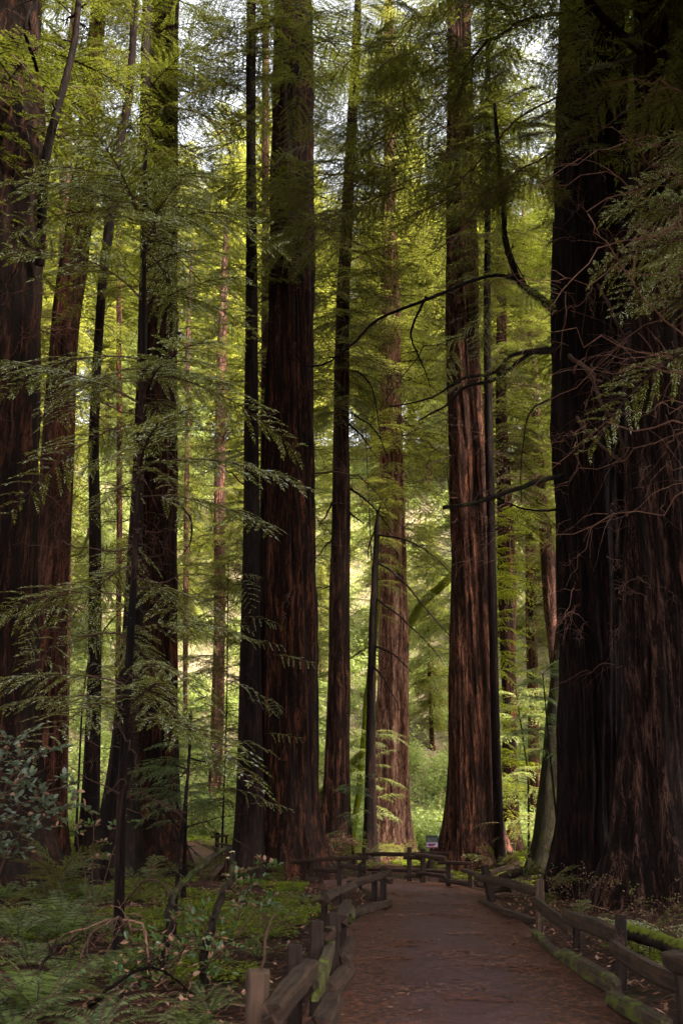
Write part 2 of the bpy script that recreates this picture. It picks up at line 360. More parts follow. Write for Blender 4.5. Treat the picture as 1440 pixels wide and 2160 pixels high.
# ------------------------------------------------------------------ bough templates (unit length along +X, z up)
def bough(seed, nside=24, leaf=0.05, lw=0.016, step=0.024, droop=0.30, rise=0.12, slen=0.42, wood=True, wr=0.007, jit=0.25, ac=(0.75, 0.75)):
    r = np.random.RandomState(seed); mb = MB()
    t = np.linspace(0, 1, 9)
    bend = r.uniform(-0.15, 0.15)
    ax = np.stack([t*0.97, bend*t*t, rise*t-droop*t*t], 1)
    f = lambda s: np.array([np.interp(s, t, ax[:, k]) for k in range(3)])
    if wood: mb.add(*tube(ax, wr*(1.15-t), 3), 1)
    C, D, Nn, Ls = [], [], [], []
    for k in range(nside):
        s = 0.12+0.86*(k+0.5+r.uniform(-.3, .3))/nside
        side = 1 if k % 2 else -1
        ln = slen*(1-0.75*s**1.5)*r.uniform(0.6, 1.15)*min(1, s*4)
        ang = side*math.radians(r.uniform(38, 66)); b = f(s)
        dv = np.array([math.cos(ang), math.sin(ang), r.uniform(-0.25, 0.12)])
        n = max(3, int(ln/step)); u = np.linspace(0.08, 1, n)
        pts = b+dv*ln*u[:, None]; pts[:, 2] -= 0.35*ln*u*u
        if wood:
            q = np.vstack([b, pts[n//2], pts[-1]]); mb.add(*tube(q, [wr*.45, wr*.3, wr*.15], 3), 1)
        tang = unit(np.gradient(pts, axis=0))
        for sd in (-1, 1):
            per = unit(np.cross(tang, [0, 0, 1.0]))*sd
            d = unit(tang*ac[0]+per*ac[1]+r.normal(0, jit, pts.shape)*[0.6, 0.6, 0.8])
            C.append(pts); D.append(d); Nn.append(unit(np.cross(d, np.array([0, 0, 1.0])+r.normal(0, .35, pts.shape))))
            Ls.append(leaf*r.uniform(0.6, 1.2, n)*(1.1-0.5*u))
        C.append(pts[-1:]); D.append(tang[-1:]); Nn.append(unit(np.cross(tang[-1:], [0, 0, 1.0]))); Ls.append(np.array([leaf]))
    C = np.vstack(C); D = np.vstack(D); Nn = np.vstack(Nn); Ls = np.concatenate(Ls)
    mb.add(*leafquads(C, D, Nn, Ls, lw), 0)
    return mb.arrays()
FINE = [bough(10+k, 30, 0.042, 0.0088, 0.015, r_, 0.16, jit=0.18, ac=(0.8, 0.6)) for k, r_ in enumerate((0.42, 0.6, 0.32, 0.75, 0.5))]
FINE2 = [bough(20+k, 28, 0.036, 0.0105, 0.020, r_, 0.12) for k, r_ in enumerate((0.35, 0.5, 0.25, 0.6))]
MED = [bough(30+k, 24, 0.042, 0.017, 0.027, r_, 0.10) for k, r_ in enumerate((0.35, 0.5, 0.25, 0.6))]
FARB = [bough(50+k, 18, 0.062, 0.030, 0.038, r_, 0.08, wr=0.010) for k, r_ in enumerate((0.35, 0.5, 0.65))]
SPARSE = [bough(60+k, 12, 0.045, 0.009, 0.02, r_, 0.12, slen=0.34, jit=.15, ac=(0.8, 0.6)) for k, r_ in enumerate((0.3, 0.45, 0.2))]
def rots(az, pi_, ro):
    ca, sa, cp, sp, cr, sr = np.cos(az), np.sin(az), np.cos(pi_), np.sin(pi_), np.cos(ro), np.sin(ro); z = np.zeros_like(ca); o = z+1
    Rz = np.stack([ca, -sa, z, sa, ca, z, z, z, o], -1).reshape(-1, 3, 3)
    Ry = np.stack([cp, z, -sp, z, o, z, sp, z, cp], -1).reshape(-1, 3, 3)
    Rx = np.stack([o, z, z, z, cr, -sr, z, sr, cr], -1).reshape(-1, 3, 3)
    return Rz@Ry@Rx
def place(mb, temps, pos, az, pitch, roll, sc, r):
    pos = np.asarray(pos); pick = r.randint(0, len(temps), len(pos)); R = rots(az, pitch, roll)*np.asarray(sc)[:, None, None]
    for k, (V, Q, M) in enumerate(temps):
        idx = np.where(pick == k)[0]
        if len(idx) == 0: continue
        VV = np.einsum('nij,vj->nvi', R[idx], V)+pos[idx][:, None]
        QQ = Q[None]+(np.arange(len(idx))*len(V))[:, None, None]
        mb.add(VV.reshape(-1, 3), QQ.reshape(-1, 4), np.tile(M, len(idx)))

# ------------------------------------------------------------------ trunks
def trunk_mesh(name, zs, cx, cy, R, nang, seed, m, lobes=0.0, rough=1.0, step=0.5, zmax_fine=30, flare=0.3):
    """zs ascending local heights, centre and radius at each"""
    top = zs[-1]
    z = np.concatenate([np.arange(zs[0], min(zmax_fine, top), step), np.arange(min(zmax_fine, top), top, step*3), [top]])
    x = np.interp(z, zs, cx); y = np.interp(z, zs, cy); r = np.interp(z, zs, R)
    ker = np.hanning(7); ker /= ker.sum()
    pad = lambda a: np.convolve(np.pad(a, 3, mode='edge'), ker, 'valid')
    x, y, r = pad(x), pad(y), pad(r)
    u = np.arange(nang)/nang; U, ZZ = np.meshgrid(u, z); RR = r[:, None]
    tw = ZZ*0.004*(1 if seed % 2 else -1)
    big = vnoise(U+tw, ZZ*0.05, 7, seed); mid = vnoise(U+tw, ZZ*0.12, max(8, nang//9), seed+1); fine = vnoise(U+tw*2, ZZ*0.25, max(12, nang//4), seed+2)
    low = np.exp(-np.maximum(ZZ, 0)/2.2)
    d = RR*(1+0.07*big+lobes*(0.10+0.55*low)*big+flare*1.25*np.exp(-np.maximum(ZZ, 0)/1.1)*(1+0.8*vnoise(U, ZZ*0, 9, seed+5)))
    am = np.minimum(0.055, RR*0.09)*rough
    d = d+am*mid*1.2-am*1.6*np.maximum(0, 0.25-np.abs(mid))*1.5+am*0.9*fine
    if nang >= 100: d = d+am*0.5*vnoise(U+tw*3, ZZ*0.9, nang//2, seed+3)
    th = U*2*math.pi
    V = np.stack([x[:, None]+d*np.cos(th), y[:, None]+d*np.sin(th), ZZ], -1)
    nr = len(z); i = np.arange(nr-1)[:, None]; j = np.arange(nang)[None]; j1 = (j+1) % nang
    Q = np.stack([i*nang+j, i*nang+j1, (i+1)*nang+j1, (i+1)*nang+j], -1).reshape(-1, 4)
    return new_mesh(name, V.reshape(-1, 3), Q, mats=[m], smooth=True)
def profile(D, rows, H, toptaper=0.25):
    """rows (y, xl, xr) photo pixels at depth D -> base point, zs, cx, cy, R (local)"""
    P = []
    for (y, a, b) in rows:
        p, t = atY((a+b)/2, y, D); P.append((p[2], p[0], (b-a)/2/F*t))
    P.sort()
    x0 = P[0][1]
    if len(P) > 1 and P[1][0]-P[0][0] > 0.5:
        sl = (P[1][1]-P[0][1])/(P[1][0]-P[0][0])
    else: sl = 0
    g = ghs(x0, D)
    bx = x0-sl*max(0, P[0][0]-g)*0.6
    g = ghs(bx, D)
    P = [q for q in P if q[0] > g+0.2]
    zs = [-0.5]+[q[0]-g for q in P]; xs = [0.0]+[q[1]-bx for q in P]; R = [P[0][2]*1.04]+[q[2] for q in P]
    zt, rt, xt = zs[-1], R[-1], xs[-1]
    if H > zt+2:
        zs += [zt+(H-zt)*0.5, H]; xs += [xt*1.0, xt]; R += [rt*0.72, rt*toptaper]
    return np.array([bx, D, g]), np.array(zs), np.array(xs), np.zeros(len(xs)), np.array(R)
def crown_mesh(name, zs, xs, R, h0, h1, n, L, temps, seed, mats, pitch=(-0.25, 0.25), shape='cone', azr=None, Lmin=0.5, pw=1.0):
    r = np.random.RandomState(seed); mb = MB()
    h = h0+(h1-h0)*r.rand(n)**pw; f = (h-h0)/(h1-h0)
    az = r.rand(n)*2*math.pi if azr is None else r.uniform(azr[0], azr[1], n)
    env = {'cone': 1-0.72*f, 'tall': np.minimum(1, 0.55+f*2)*(1-0.6*f**2), 'flat': 1+0*f}[shape]
    ln = L*env*r.uniform(0.55, 1.15, n); ln = np.maximum(ln, Lmin)
    rad = np.interp(h, zs, R)*0.8; cx = np.interp(h, zs, xs)
    pos = np.stack([cx+rad*np.cos(az), rad*np.sin(az), h], 1)
    place(mb, temps, pos, az, r.uniform(pitch[0], pitch[1], n)+0.25*f, r.uniform(-.35, .35, n), ln, r)
    return mb.mesh(name, mats)
TREES = {}
def tree(key, D, rows, H, label, cat='tree', name='redwood_tree', nang=96, seed=1, bark=None, lobes=0.0, flare=0.45, rough=1.0,
         crown=None, group=None, step=0.5):
    base, zs, xs, ys, R = profile(D, rows, H)
    e = empty(name, base, label, cat, group)
    link('trunk', trunk_mesh('trunk', zs, xs, ys, R, nang, seed, bark or BARK, lobes, rough, step, flare=flare), e)
    if crown:
        cr = dict(crown); mats = cr.pop('mats', [LEAF, TWIG])
        link('crown', crown_mesh('crown', zs, xs, R, seed=seed+100, mats=mats, **cr), e)
    TREES[key] = (e, base, zs, xs, R)
    return e
def wander(P, r, amp):
    P = np.array(P); n = len(P)
    w_ = np.cumsum(r.normal(0, 1, (n, 3)), 0); w_ -= np.linspace(0, 1, n)[:, None]*w_[-1]
    return P+w_*amp
def limb(parent, pts, rad, m=None, name='limb', k=7, seed=0, amp=0.01, twigs=0, n=None, tl=0.8, label=None):
    """pts: world points; rad: (r0, r1)"""
    r = np.random.RandomState(seed); b = np.array(parent.location)
    n = n or 8*len(pts); P = wander(catmull(np.array(pts)-b, n), r, amp)
    mb = MB(); mb.add(*tube(P, np.linspace(rad[0], rad[1], n), k))
    for q in range(twigs):
        i0 = r.randint(n//5, n-1); d = unit(P[min(i0+1, n-1)]-P[i0-1]); d = unit(d+r.normal(0, 0.7, 3)-[0, 0, 0.2])
        L = tl*r.uniform(0.4, 1.2); uu = np.linspace(0, 1, 7)[:, None]
        T = wander(P[i0]+d*L*uu-np.array([0, 0, 0.25])*L*uu**2, r, 0.02*L)
        mb.add(*tube(T, np.linspace(rad[1]*0.8, 0.003, 7), 3))
        for s in range(3):
            j0 = r.randint(2, 6); d2 = unit(d+r.normal(0, 0.8, 3)); T2 = wander(T[j0]+d2*L*0.45*uu, r, 0.015*L)
            mb.add(*tube(T2, np.linspace(rad[1]*0.4, 0.002, 7), 3))
    o = link(name, mb.mesh(name, [m or BARKD], True), parent)
    if label: o['label'] = label
    return o
def deadbranches(key, h0, h1, n, L, seed, m=None, rad=0.02, azr=(math.pi, 2*math.pi), up=0.0, name='dead_branch', grav=0.35, sub=4):
    """bare wandering side branches of one tree, one part"""
    e, base, zs, xs, R = TREES[key]; r = np.random.RandomState(seed); mb = MB()
    for q in range(n):
        h = r.uniform(h0, h1); a = r.uniform(*azr); rr = np.interp(h, zs, R)*0.85; cx = np.interp(h, zs, xs)
        l = L*r.uniform(0.4, 1.2); u = np.linspace(0, 1, 14)[:, None]
        d = np.array([math.cos(a), math.sin(a), up+r.uniform(-0.35, 0.45)])
        P = np.array([cx+rr*math.cos(a), rr*math.sin(a), h])+d*l*u-np.array([0, 0, grav])*l*u**2
        P = wander(P, r, 0.03*l); ra = rad*r.uniform(0.5, 1.2)*min(1.5, l/L+0.3)
        mb = MB(); mb.add(*tube(P, np.linspace(ra, ra*0.2, 14), 4))
        for s in range(sub):
            j0 = r.randint(3, 13); d2 = unit(d+r.normal(0, 0.75, 3)); l2 = l*r.uniform(0.2, 0.5)
            T = wander(P[j0]+d2*l2*u[::2]-np.array([0, 0, grav])*l2*u[::2]**2, r, 0.03*l2)
            mb.add(*tube(T, np.linspace(ra*0.45, ra*0.12, 7), 3))
        link(name, mb.mesh(name, [m or TWIG], True), e)
PI = math.pi
# ---- the large named trunks (photo pixel rows: y, left edge, right edge)
tall = dict(L=5.2, temps=MED, shape='tall', pitch=(-0.35, 0.15))
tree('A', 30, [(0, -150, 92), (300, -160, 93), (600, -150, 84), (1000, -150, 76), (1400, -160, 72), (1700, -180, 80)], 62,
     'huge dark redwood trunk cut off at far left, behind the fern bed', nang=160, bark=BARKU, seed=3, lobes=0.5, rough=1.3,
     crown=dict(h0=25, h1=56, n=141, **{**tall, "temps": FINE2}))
tree('B', 38, [(150, 180, 216), (300, 164, 211), (500, 140, 192), (700, 108, 168), (1000, 86, 153), (1400, 68, 142), (1650, 60, 140)], 58,
     'reddish redwood leaning right, right beside the huge far left trunk', nang=110, seed=5, lobes=0.2, bark=BARKF,
     crown=dict(h0=27, h1=56, n=120, **{**tall, "temps": FINE2}))
tree('C', 52, [(200, 127, 152), (550, 124, 153), (1000, 118, 150), (1300, 112, 150), (1650, 108, 144)], 55,
     'slimmer straight redwood half hidden behind the leaning reddish one', nang=60, seed=7, bark=BARKF,
     crown=dict(h0=24, h1=54, n=90, **tall))
tree('D', 33, [(0, 277, 292), (200, 268, 284), (300, 240, 262), (450, 224, 246), (600, 206, 226), (800, 193, 213), (950, 185, 209), (1100, 188, 214),
               (1400, 186, 215), (1600, 178, 212), (1720, 172, 210)], 40,
     'slender dark trunk with a bend, second from the left group, before pinkish slope', nang=40, seed=9, bark=BARKD, rough=.6,
     crown=dict(h0=20, h1=38, n=60, L=3.2, temps=MED, shape='tall', pitch=(-0.3, 0.3)))
tree('E', 35, [(0, 300, 318), (300, 296, 318), (500, 298, 318), (800, 288, 308), (1000, 280, 304), (1200, 268, 300), (1400, 254, 296), (1600, 232, 290), (1740, 212, 296)], 48,
     'black curved trunk flaring at its base, left of the broad striped redwood', nang=64, seed=11, bark=BARKD, lobes=0.4,
     crown=dict(h0=26, h1=46, n=60, L=4, temps=FINE2, shape='tall', pitch=(-0.3, 0.2)))
tree('Fb', 40, [(0, 318, 377), (400, 312, 376), (700, 300, 376), (900, 292, 376), (1200, 290, 374), (1400, 280, 374), (1600, 272, 372), (1740, 262, 376)], 62,
     'broad striped redwood standing behind the thin foreground sapling', nang=150, seed=13, lobes=0.3, rough=1.4,
     crown=dict(h0=29, h1=56, n=120, **{**tall, "temps": FINE2}))
tree('G', 75, [(700, 458, 478), (1050, 452, 474), (1300, 452, 475), (1560, 445, 472), (1740, 436, 462)], 50,
     'slim reddish redwood far back, left of the big central trunk', nang=40, seed=15, bark=BARKF,
     crown=dict(h0=11, h1=48, n=123, **tall))
tree('H', 35, [(0, 520, 538), (300, 519, 539), (500, 519, 544), (900, 516, 546), (1100, 515, 548), (1300, 511, 550), (1500, 506, 552), (1700, 500, 556)], 50,
     'straight dark narrow trunk joined to the left foot of the big central redwood', nang=60, seed=17, bark=BARKD,
     crown=dict(h0=22, h1=48, n=90, L=4, temps=FINE2, shape='tall', pitch=(-0.3, 0.2)))
tree('Hb', 50, [(0, 552, 566), (400, 552, 568), (900, 550, 568), (1300, 548, 566)], 46,
     'thin trunk seen in the gap beside the big central redwood', nang=36, seed=18, bark=BARKF,
     crown=dict(h0=13, h1=45, n=94, **tall))
tree('I', 36, [(0, 578, 653), (300, 575, 656), (500, 572, 657), (700, 568, 656), (900, 561, 656), (1100, 553, 660), (1300, 545, 664), (1500, 540, 667), (1700, 534, 669), (1790, 528, 672)], 66,
     'big central redwood with deeply furrowed bark, behind the leafy shrub left of the fence', nang=200, seed=19, lobes=0.22, rough=1.5, step=0.35,
     crown=dict(h0=32, h1=56, n=150, **{**tall, "temps": FINE2}))
tree('J', 46, [(0, 748, 764), (200, 735, 755), (380, 725, 746), (600, 712, 737), (800, 706, 737), (1000, 702, 737), (1200, 697, 737), (1400, 692, 737), (1600, 686, 738), (1750, 678, 739)], 50,
     'straight dark redwood of middle size, right of the big central trunk', nang=90, seed=21, lobes=0.15, bark=BARK,
     crown=dict(h0=21, h1=48, n=260, L=4.2, temps=FINE2, shape='tall', pitch=(-0.4, 0.2)))
tree('K', 48, [(1075, 795, 799), (1100, 790, 800), (1300, 778, 794), (1500, 773, 791), (1700, 768, 792)], 12.9,
     'thin dead snag with bare drooping branches, left of the pale sunlit trunk', 'dead tree', 'dead_snag', nang=30, seed=23, bark=BARKD, rough=.6)
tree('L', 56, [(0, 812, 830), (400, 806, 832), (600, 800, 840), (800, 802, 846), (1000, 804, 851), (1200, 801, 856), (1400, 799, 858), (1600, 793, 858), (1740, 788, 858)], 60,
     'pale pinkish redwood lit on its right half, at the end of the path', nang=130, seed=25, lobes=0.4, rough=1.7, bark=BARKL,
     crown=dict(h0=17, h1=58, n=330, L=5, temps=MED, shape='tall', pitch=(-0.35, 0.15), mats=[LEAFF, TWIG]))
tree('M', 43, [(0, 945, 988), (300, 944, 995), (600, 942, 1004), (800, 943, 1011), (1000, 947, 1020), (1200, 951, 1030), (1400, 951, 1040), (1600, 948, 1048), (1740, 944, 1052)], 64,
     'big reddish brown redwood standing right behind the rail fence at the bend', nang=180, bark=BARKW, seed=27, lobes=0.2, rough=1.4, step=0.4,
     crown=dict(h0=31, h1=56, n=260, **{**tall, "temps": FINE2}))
tree('Nn', 42, [(0, 1024, 1034), (400, 1021, 1033), (700, 1019, 1035), (1000, 1023, 1041), (1200, 1028, 1046), (1500, 1034, 1052)], 44,
     'narrow dark trunk close against the right side of the reddish brown redwood', nang=36, seed=29, bark=BARKD,
     crown=dict(h0=25, h1=42, n=150, L=3.4, temps=FINE2, shape='tall', pitch=(-0.4, 0.2)))
tree('O', 62, [(400, 1046, 1064), (900, 1045, 1068), (1200, 1050, 1087), (1400, 1055, 1088), (1600, 1058, 1090), (1700, 1058, 1092)], 52,
     'dark redwood behind the yellow green sprays, right of the bend', nang=60, seed=31, bark=BARK,
     crown=dict(h0=20, h1=50, n=230, **tall))
tree('P', 72, [(800, 1100, 1120), (1100, 1107, 1129), (1300, 1107, 1132), (1500, 1113, 1134), (1700, 1116, 1142)], 50,
     'slim straight redwood in the gap between two dark trunks at right', nang=40, seed=33, bark=BARKF,
     crown=dict(h0=11, h1=48, n=123, **tall))
tree('Qq', 64, [(850, 1118, 1138), (1050, 1129, 1151), (1200, 1142, 1175), (1300, 1150, 1181), (1450, 1165, 1196)], 46,
     'redwood trunk leaning left, just left of the giant at right', nang=50, seed=35, bark=BARKF,
     crown=dict(h0=20, h1=45, n=200, **tall))
tree('R', 40, [(900, 1200, 1225), (1200, 1186, 1222), (1400, 1166, 1212), (1600, 1142, 1210), (1720, 1128, 1212)], 24,
     'moss covered leaning trunk at the left foot of the giant redwood', 'tree', 'mossy_tree', nang=70, seed=37, bark=BARKG, lobes=0.4, flare=.5)
tree('T', 26, [(0, 1195, 1312), (300, 1184, 1318), (600, 1186, 1326), (800, 1172, 1330), (1000, 1178, 1332), (1200, 1188, 1330), (1400, 1196, 1326), (1600, 1199, 1320), (1780, 1198, 1310)], 60,
     'giant nearly black redwood on the right with tangled dead twigs on its face', nang=200, seed=39, lobes=0.75, rough=2.0, step=0.35, bark=BARKD,
     crown=dict(h0=25, h1=56, n=130, **{**tall, "temps": FINE2}))
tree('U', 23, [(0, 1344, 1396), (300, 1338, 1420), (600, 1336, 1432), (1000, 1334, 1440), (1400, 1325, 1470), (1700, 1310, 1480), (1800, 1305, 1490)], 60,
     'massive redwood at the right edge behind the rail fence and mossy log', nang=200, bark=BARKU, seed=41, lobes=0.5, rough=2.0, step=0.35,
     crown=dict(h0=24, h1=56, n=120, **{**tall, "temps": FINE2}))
tree('V', 33, [(0, 1398, 1470), (700, 1400, 1490), (1100, 1404, 1500)], 60,
     'reddish redwood peeping out behind the massive trunk at the right edge', nang=110, bark=BARKW, seed=43, lobes=0.3, rough=1.6,
     crown=dict(h0=19, h1=56, n=188, **{**tall, "temps": FINE2}))
tree('Sx', 29, [(470, 1166, 1182), (600, 1160, 1182), (700, 1160, 1180), (850, 1166, 1184), (1000, 1176, 1192), (1300, 1192, 1208)], 13.5,
     'thin dark stem with long curved limbs rising against the giant trunk', 'tree', 'crooked_tree', nang=30, seed=45, bark=BARKD, rough=.5)
tree('Dd', 62, [(300, 246, 256), (1100, 246, 258), (1400, 244, 254), (1600, 243, 254)], 40,
     'very thin far trunk between two dark trunks at left', nang=24, seed=46, bark=BARKF, crown=dict(h0=8, h1=38, n=87, **tall))
tree('Gg', 82, [(700, 392, 402), (1300, 386, 397), (1500, 386, 396)], 46,
     'very thin far trunk just right of the broad striped redwood', nang=24, seed=47, bark=BARKF, crown=dict(h0=8, h1=44, n=108, **tall))
tree('Qr', 70, [(900, 1178, 1192), (1200, 1176, 1190)], 44,
     'pale thin far trunk glimpsed at the left edge of the giant redwood', nang=24, seed=48, bark=BARKF, crown=dict(h0=9, h1=42, n=87, **tall))

# ---- foreground saplings and near boughs
tree('E2', 14.6, [(300, 303, 311), (420, 301, 310), (600, 299, 309), (800, 293, 305), (1000, 289, 299), (1200, 277, 291), (1400, 264, 282), (1600, 251, 268), (1800, 243, 262), (1960, 243, 261)], 14.5,
     'thin foreground sapling with silvery sprays, rising from the ferns at left', 'sapling', 'redwood_sapling', nang=20, seed=51, bark=BARKD, rough=.5, flare=.15,
     crown=dict(h0=3.0, h1=12.0, n=60, L=2.4, temps=FINE, shape='flat', pitch=(-0.25, 0.2), mats=[LEAFN, TWIG], Lmin=1.1))
deadbranches('E2', 1.5, 8, 46, 1.5, 5, TWIG, 0.009, (0, 2*PI), 0.1, sub=3)

# near young redwood outside the right edge: its boughs reach into the picture
tree('NR', 15.5, [(200, 1500, 1530), (900, 1490, 1530), (1500, 1480, 1530)], 17,
     'young redwood whose silvery boughs hang in at the upper right', 'tree', 'young_redwood', nang=30, seed=53, bark=BARKD, rough=.6,
     crown=dict(h0=9.5, h1=15.2, n=14, L=2.3, temps=FINE, shape='flat', pitch=(-0.35, 0.15), mats=[LEAFN, TWIG], azr=(PI*0.62, PI*1.35), Lmin=1.3))
deadbranches('NR', 7, 16, 26, 3.6, 15, TWIGP, 0.014, (PI*0.7, PI*1.3), 0.0, sub=5)

# ------------------------------------------------------------------ limbs and bare branches
def W(px, py, Y): return atY(px, py, Y)[0]
def L_(key, pts, r0, r1, m=None, seed=0, twigs=0, amp=0.01, tl=0.8, name='limb', label=None):
    return limb(TREES[key][0], [W(*p) for p in pts], (r0, r1), m, name, seed=seed, twigs=twigs, amp=amp, tl=tl, label=label)
L_('A', [(84, 560, 29), (96, 345, 28), (125, 220, 28), (158, 90, 28), (170, -60, 28)], 0.17, 0.10, BARKD, 1, 6, label='dark limb forking off and leaning right')
L_('A', [(80, 150, 27), (55, 60, 26), (75, 0, 26), (90, -60, 26)], 0.06, 0.05, BARKD, 2, 8)
L_('Sx', [(1172, 660, 29), (1140, 628, 28.5), (1095, 590, 28), (1068, 520, 28), (1056, 420, 28), (1050, 320, 28), (1042, 220, 28.5)], 0.15, 0.06, BARKD, 3, 10, 0.012, label='thick limb curving up to the left')
L_('Sx', [(1092, 588, 28), (1040, 578, 27), (980, 596, 26), (898, 628, 25), (800, 668, 24.5), (738, 728, 24), (690, 762, 24), (648, 768, 24), (622, 745, 24)], 0.065, 0.012, BARKD, 4, 6, 0.01)
L_('Sx', [(898, 628, 25), (872, 690, 25), (868, 716, 25), (890, 770, 25), (908, 815, 25)], 0.04, 0.01, BARKD, 5, 2, 0.01, .3)
L_('Sx', [(1166, 735, 29), (1080, 752, 27.5), (1040, 790, 27), (980, 797, 26), (905, 838, 26), (820, 857, 26)], 0.07, 0.018, BARKM, 6, 8, 0.01)
L_('Sx', [(1166, 742, 29), (1110, 752, 28), (1050, 800, 27), (980, 820, 26), (930, 862, 26), (882, 888, 26)], 0.08, 0.02, BARKM, 7, 4, 0.01, .5, label='moss topped limb arching down to the left')
L_('Sx', [(1175, 835, 29), (1122, 866, 28), (1108, 900, 28), (1100, 980, 28), (1098, 1060, 28)], 0.035, 0.015, BARKM, 8, 4, 0.01)
L_('T', [(1185, 1002, 25.5), (1100, 1028, 24), (1000, 1060, 23), (935, 1071, 22.5)], 0.07, 0.045, BARKM, 9, 3, 0.008, .3, label='moss tipped bare limb reaching left across the trunks')
L_('T', [(1188, 1072, 26), (1130, 1075, 25), (1075, 1062, 25), (1045, 1050, 25)], 0.035, 0.015, BARKD, 10, 4)
L_('T', [(1215, 880, 25), (1255, 930, 24), (1325, 985, 23.5), (1332, 1000, 23.5)], 0.05, 0.03, TWIG, 11, 5)
L_('T', [(1200, 750, 25), (1245, 790, 24), (1275, 860, 23.5), (1305, 895, 23.4), (1320, 985, 23.4), (1318, 1060, 23.6)], 0.06, 0.03, TWIG, 12, 10)
L_('T', [(1260, 600, 25), (1300, 680, 24), (1330, 740, 24)], 0.05, 0.02, TWIG, 13, 10)
L_('U', [(1348, 108, 22.5), (1300, 66, 21.5), (1262, 30, 21), (1235, 0, 20.5), (1200, -60, 20)], 0.13, 0.10, BARKD, 14, 6, 0.01, label='thick limb climbing to the upper left')
L_('U', [(1238, 16, 20.5), (1170, 32, 20), (1100, 44, 20), (1050, 76, 20), (1015, 105, 20), (972, 152, 20)], 0.055, 0.02, BARKD, 15, 14, 0.012, 1.5)
L_('U', [(1340, 120, 22.5), (1250, 150, 21), (1180, 200, 20), (1090, 260, 20), (1010, 340, 20), (930, 420, 20), (860, 460, 20)], 0.035, 0.012, TWIG, 16, 16, 0.014, 1.5)
L_('U', [(1340, 220, 22.5), (1270, 270, 21), (1150, 330, 20), (1060, 390, 20), (960, 500, 20), (900, 540, 20)], 0.03, 0.01, TWIG, 17, 14, 0.014, 1.5)
for q, pts in enumerate([[(793, 1128, 48), (860, 1142, 47), (920, 1180, 46), (985, 1245, 45)], [(796, 1185, 48), (850, 1225, 47), (905, 1290, 46), (960, 1360, 45), (1000, 1420, 45)],
                         [(793, 1262, 48), (840, 1300, 47), (890, 1345, 46), (930, 1390, 46)], [(788, 1360, 48), (830, 1380, 47), (870, 1420, 46)],
                         [(784, 1400, 48), (812, 1440, 47), (845, 1500, 46)], [(795, 1095, 48), (780, 1150, 48), (775, 1180, 48)], [(797, 1080, 48), (801, 1065, 48)]]):
    L_('K', pts, 0.06, 0.015, BARKD, 20+q, 5, 0.012, 1.2, name='bare_branch')
for q, pts in enumerate([[(737, 780, 46), (765, 790, 45), (790, 830, 44.5), (803, 925, 44)], [(737, 895, 46), (765, 920, 45), (795, 965, 44.5)], [(738, 1030, 46), (790, 1075, 45), (835, 1135, 44)],
                         [(736, 1080, 46), (768, 1105, 45.5)], [(700, 1060, 46), (688, 1085, 45.5), (672, 1112, 45)], [(700, 1140, 46), (685, 1150, 45.5), (676, 1170, 45.5)], [(740, 870, 46), (790, 905, 45), (815, 960, 44)]]):
    L_('J', pts, 0.055, 0.018, BARKD, 30+q, 4, 0.012, .7, name='bare_branch')
L_('H', [(546, 470, 35), (600, 470, 34), (655, 476, 33), (700, 484, 32), (740, 492, 31)], 0.05, 0.02, BARKD, 38, 8, 0.01, 1.0)
L_('H', [(536, 66, 35), (565, 50, 34.5), (585, 35, 34)], 0.09, 0.06, BARKD, 39, 3)
L_('Fb', [(376, 1062, 39.5), (398, 1090, 38.5), (405, 1120, 38), (398, 1150, 38), (383, 1172, 38)], 0.055, 0.015, BARKD, 40, 2, 0.01, .4)
L_('D', [(213, 1340, 33), (240, 1300, 32), (262, 1280, 31.5)], 0.03, 0.015, BARKD, 41, 3)
L_('D', [(188, 1115, 33), (172, 1160, 33), (150, 1172, 33)], 0.06, 0.04, MOSS, 42, 1, label='short moss covered limb')
deadbranches('T', 6, 20, 60, 2.6, 3, TWIGP, 0.0105, (1.1*PI, 1.85*PI), 0.0, sub=8, grav=.6)
deadbranches('U', 5, 16, 20, 2.0, 4, TWIG, 0.013, (1.0*PI, 1.7*PI), 0.0, sub=5)
deadbranches('A', 11, 26, 30, 2.6, 6, TWIGP, 0.015, (1.5*PI, 2.1*PI), 0.2, sub=5)
deadbranches('B', 8, 24, 26, 2.4, 7, TWIG, 0.014, (1.0*PI, 2.1*PI), 0.0, sub=4)
deadbranches('Fb', 4, 24, 40, 2.4, 8, TWIG, 0.013, (1.1*PI, 2.1*PI), 0.0, sub=4)
deadbranches('I', 9, 26, 16, 2.6, 9, TWIG, 0.016, (1.0*PI, 2.0*PI), 0.1, sub=4)
deadbranches('M', 12, 26, 26, 3.0, 10, TWIG, 0.018, (0.9*PI, 2.1*PI), 0.2, sub=5)
deadbranches('H', 6, 26, 44, 1.8, 11, BARKD, 0.02, (0, 2*PI), 0.3, sub=3)
deadbranches('L', 14, 30, 34, 3.4, 12, TWIG, 0.022, (0, 2*PI), 0.2, sub=5)
deadbranches('D', 3, 20, 30, 1.6, 13, TWIG, 0.014, (0, 2*PI), 0.2, sub=3)
deadbranches('E', 3, 20, 30, 2.0, 14, TWIG, 0.014, (0, 2*PI), 0.2, sub=3)
deadbranches('Nn', 10, 26, 30, 2.4, 16, TWIG, 0.018, (0, 2*PI), 0.3, sub=4)
deadbranches('J', 9, 30, 50, 2.2, 17, BARKD, 0.022, (0, 2*PI), 0.1, sub=4)
deadbranches('M', 14, 36, 26, 5.0, 31, TWIG, 0.028, (0, 2*PI), 0.3, grav=.8, sub=6)
deadbranches('L', 16, 40, 26, 5.0, 32, TWIG, 0.03, (0, 2*PI), 0.3, grav=.8, sub=6)
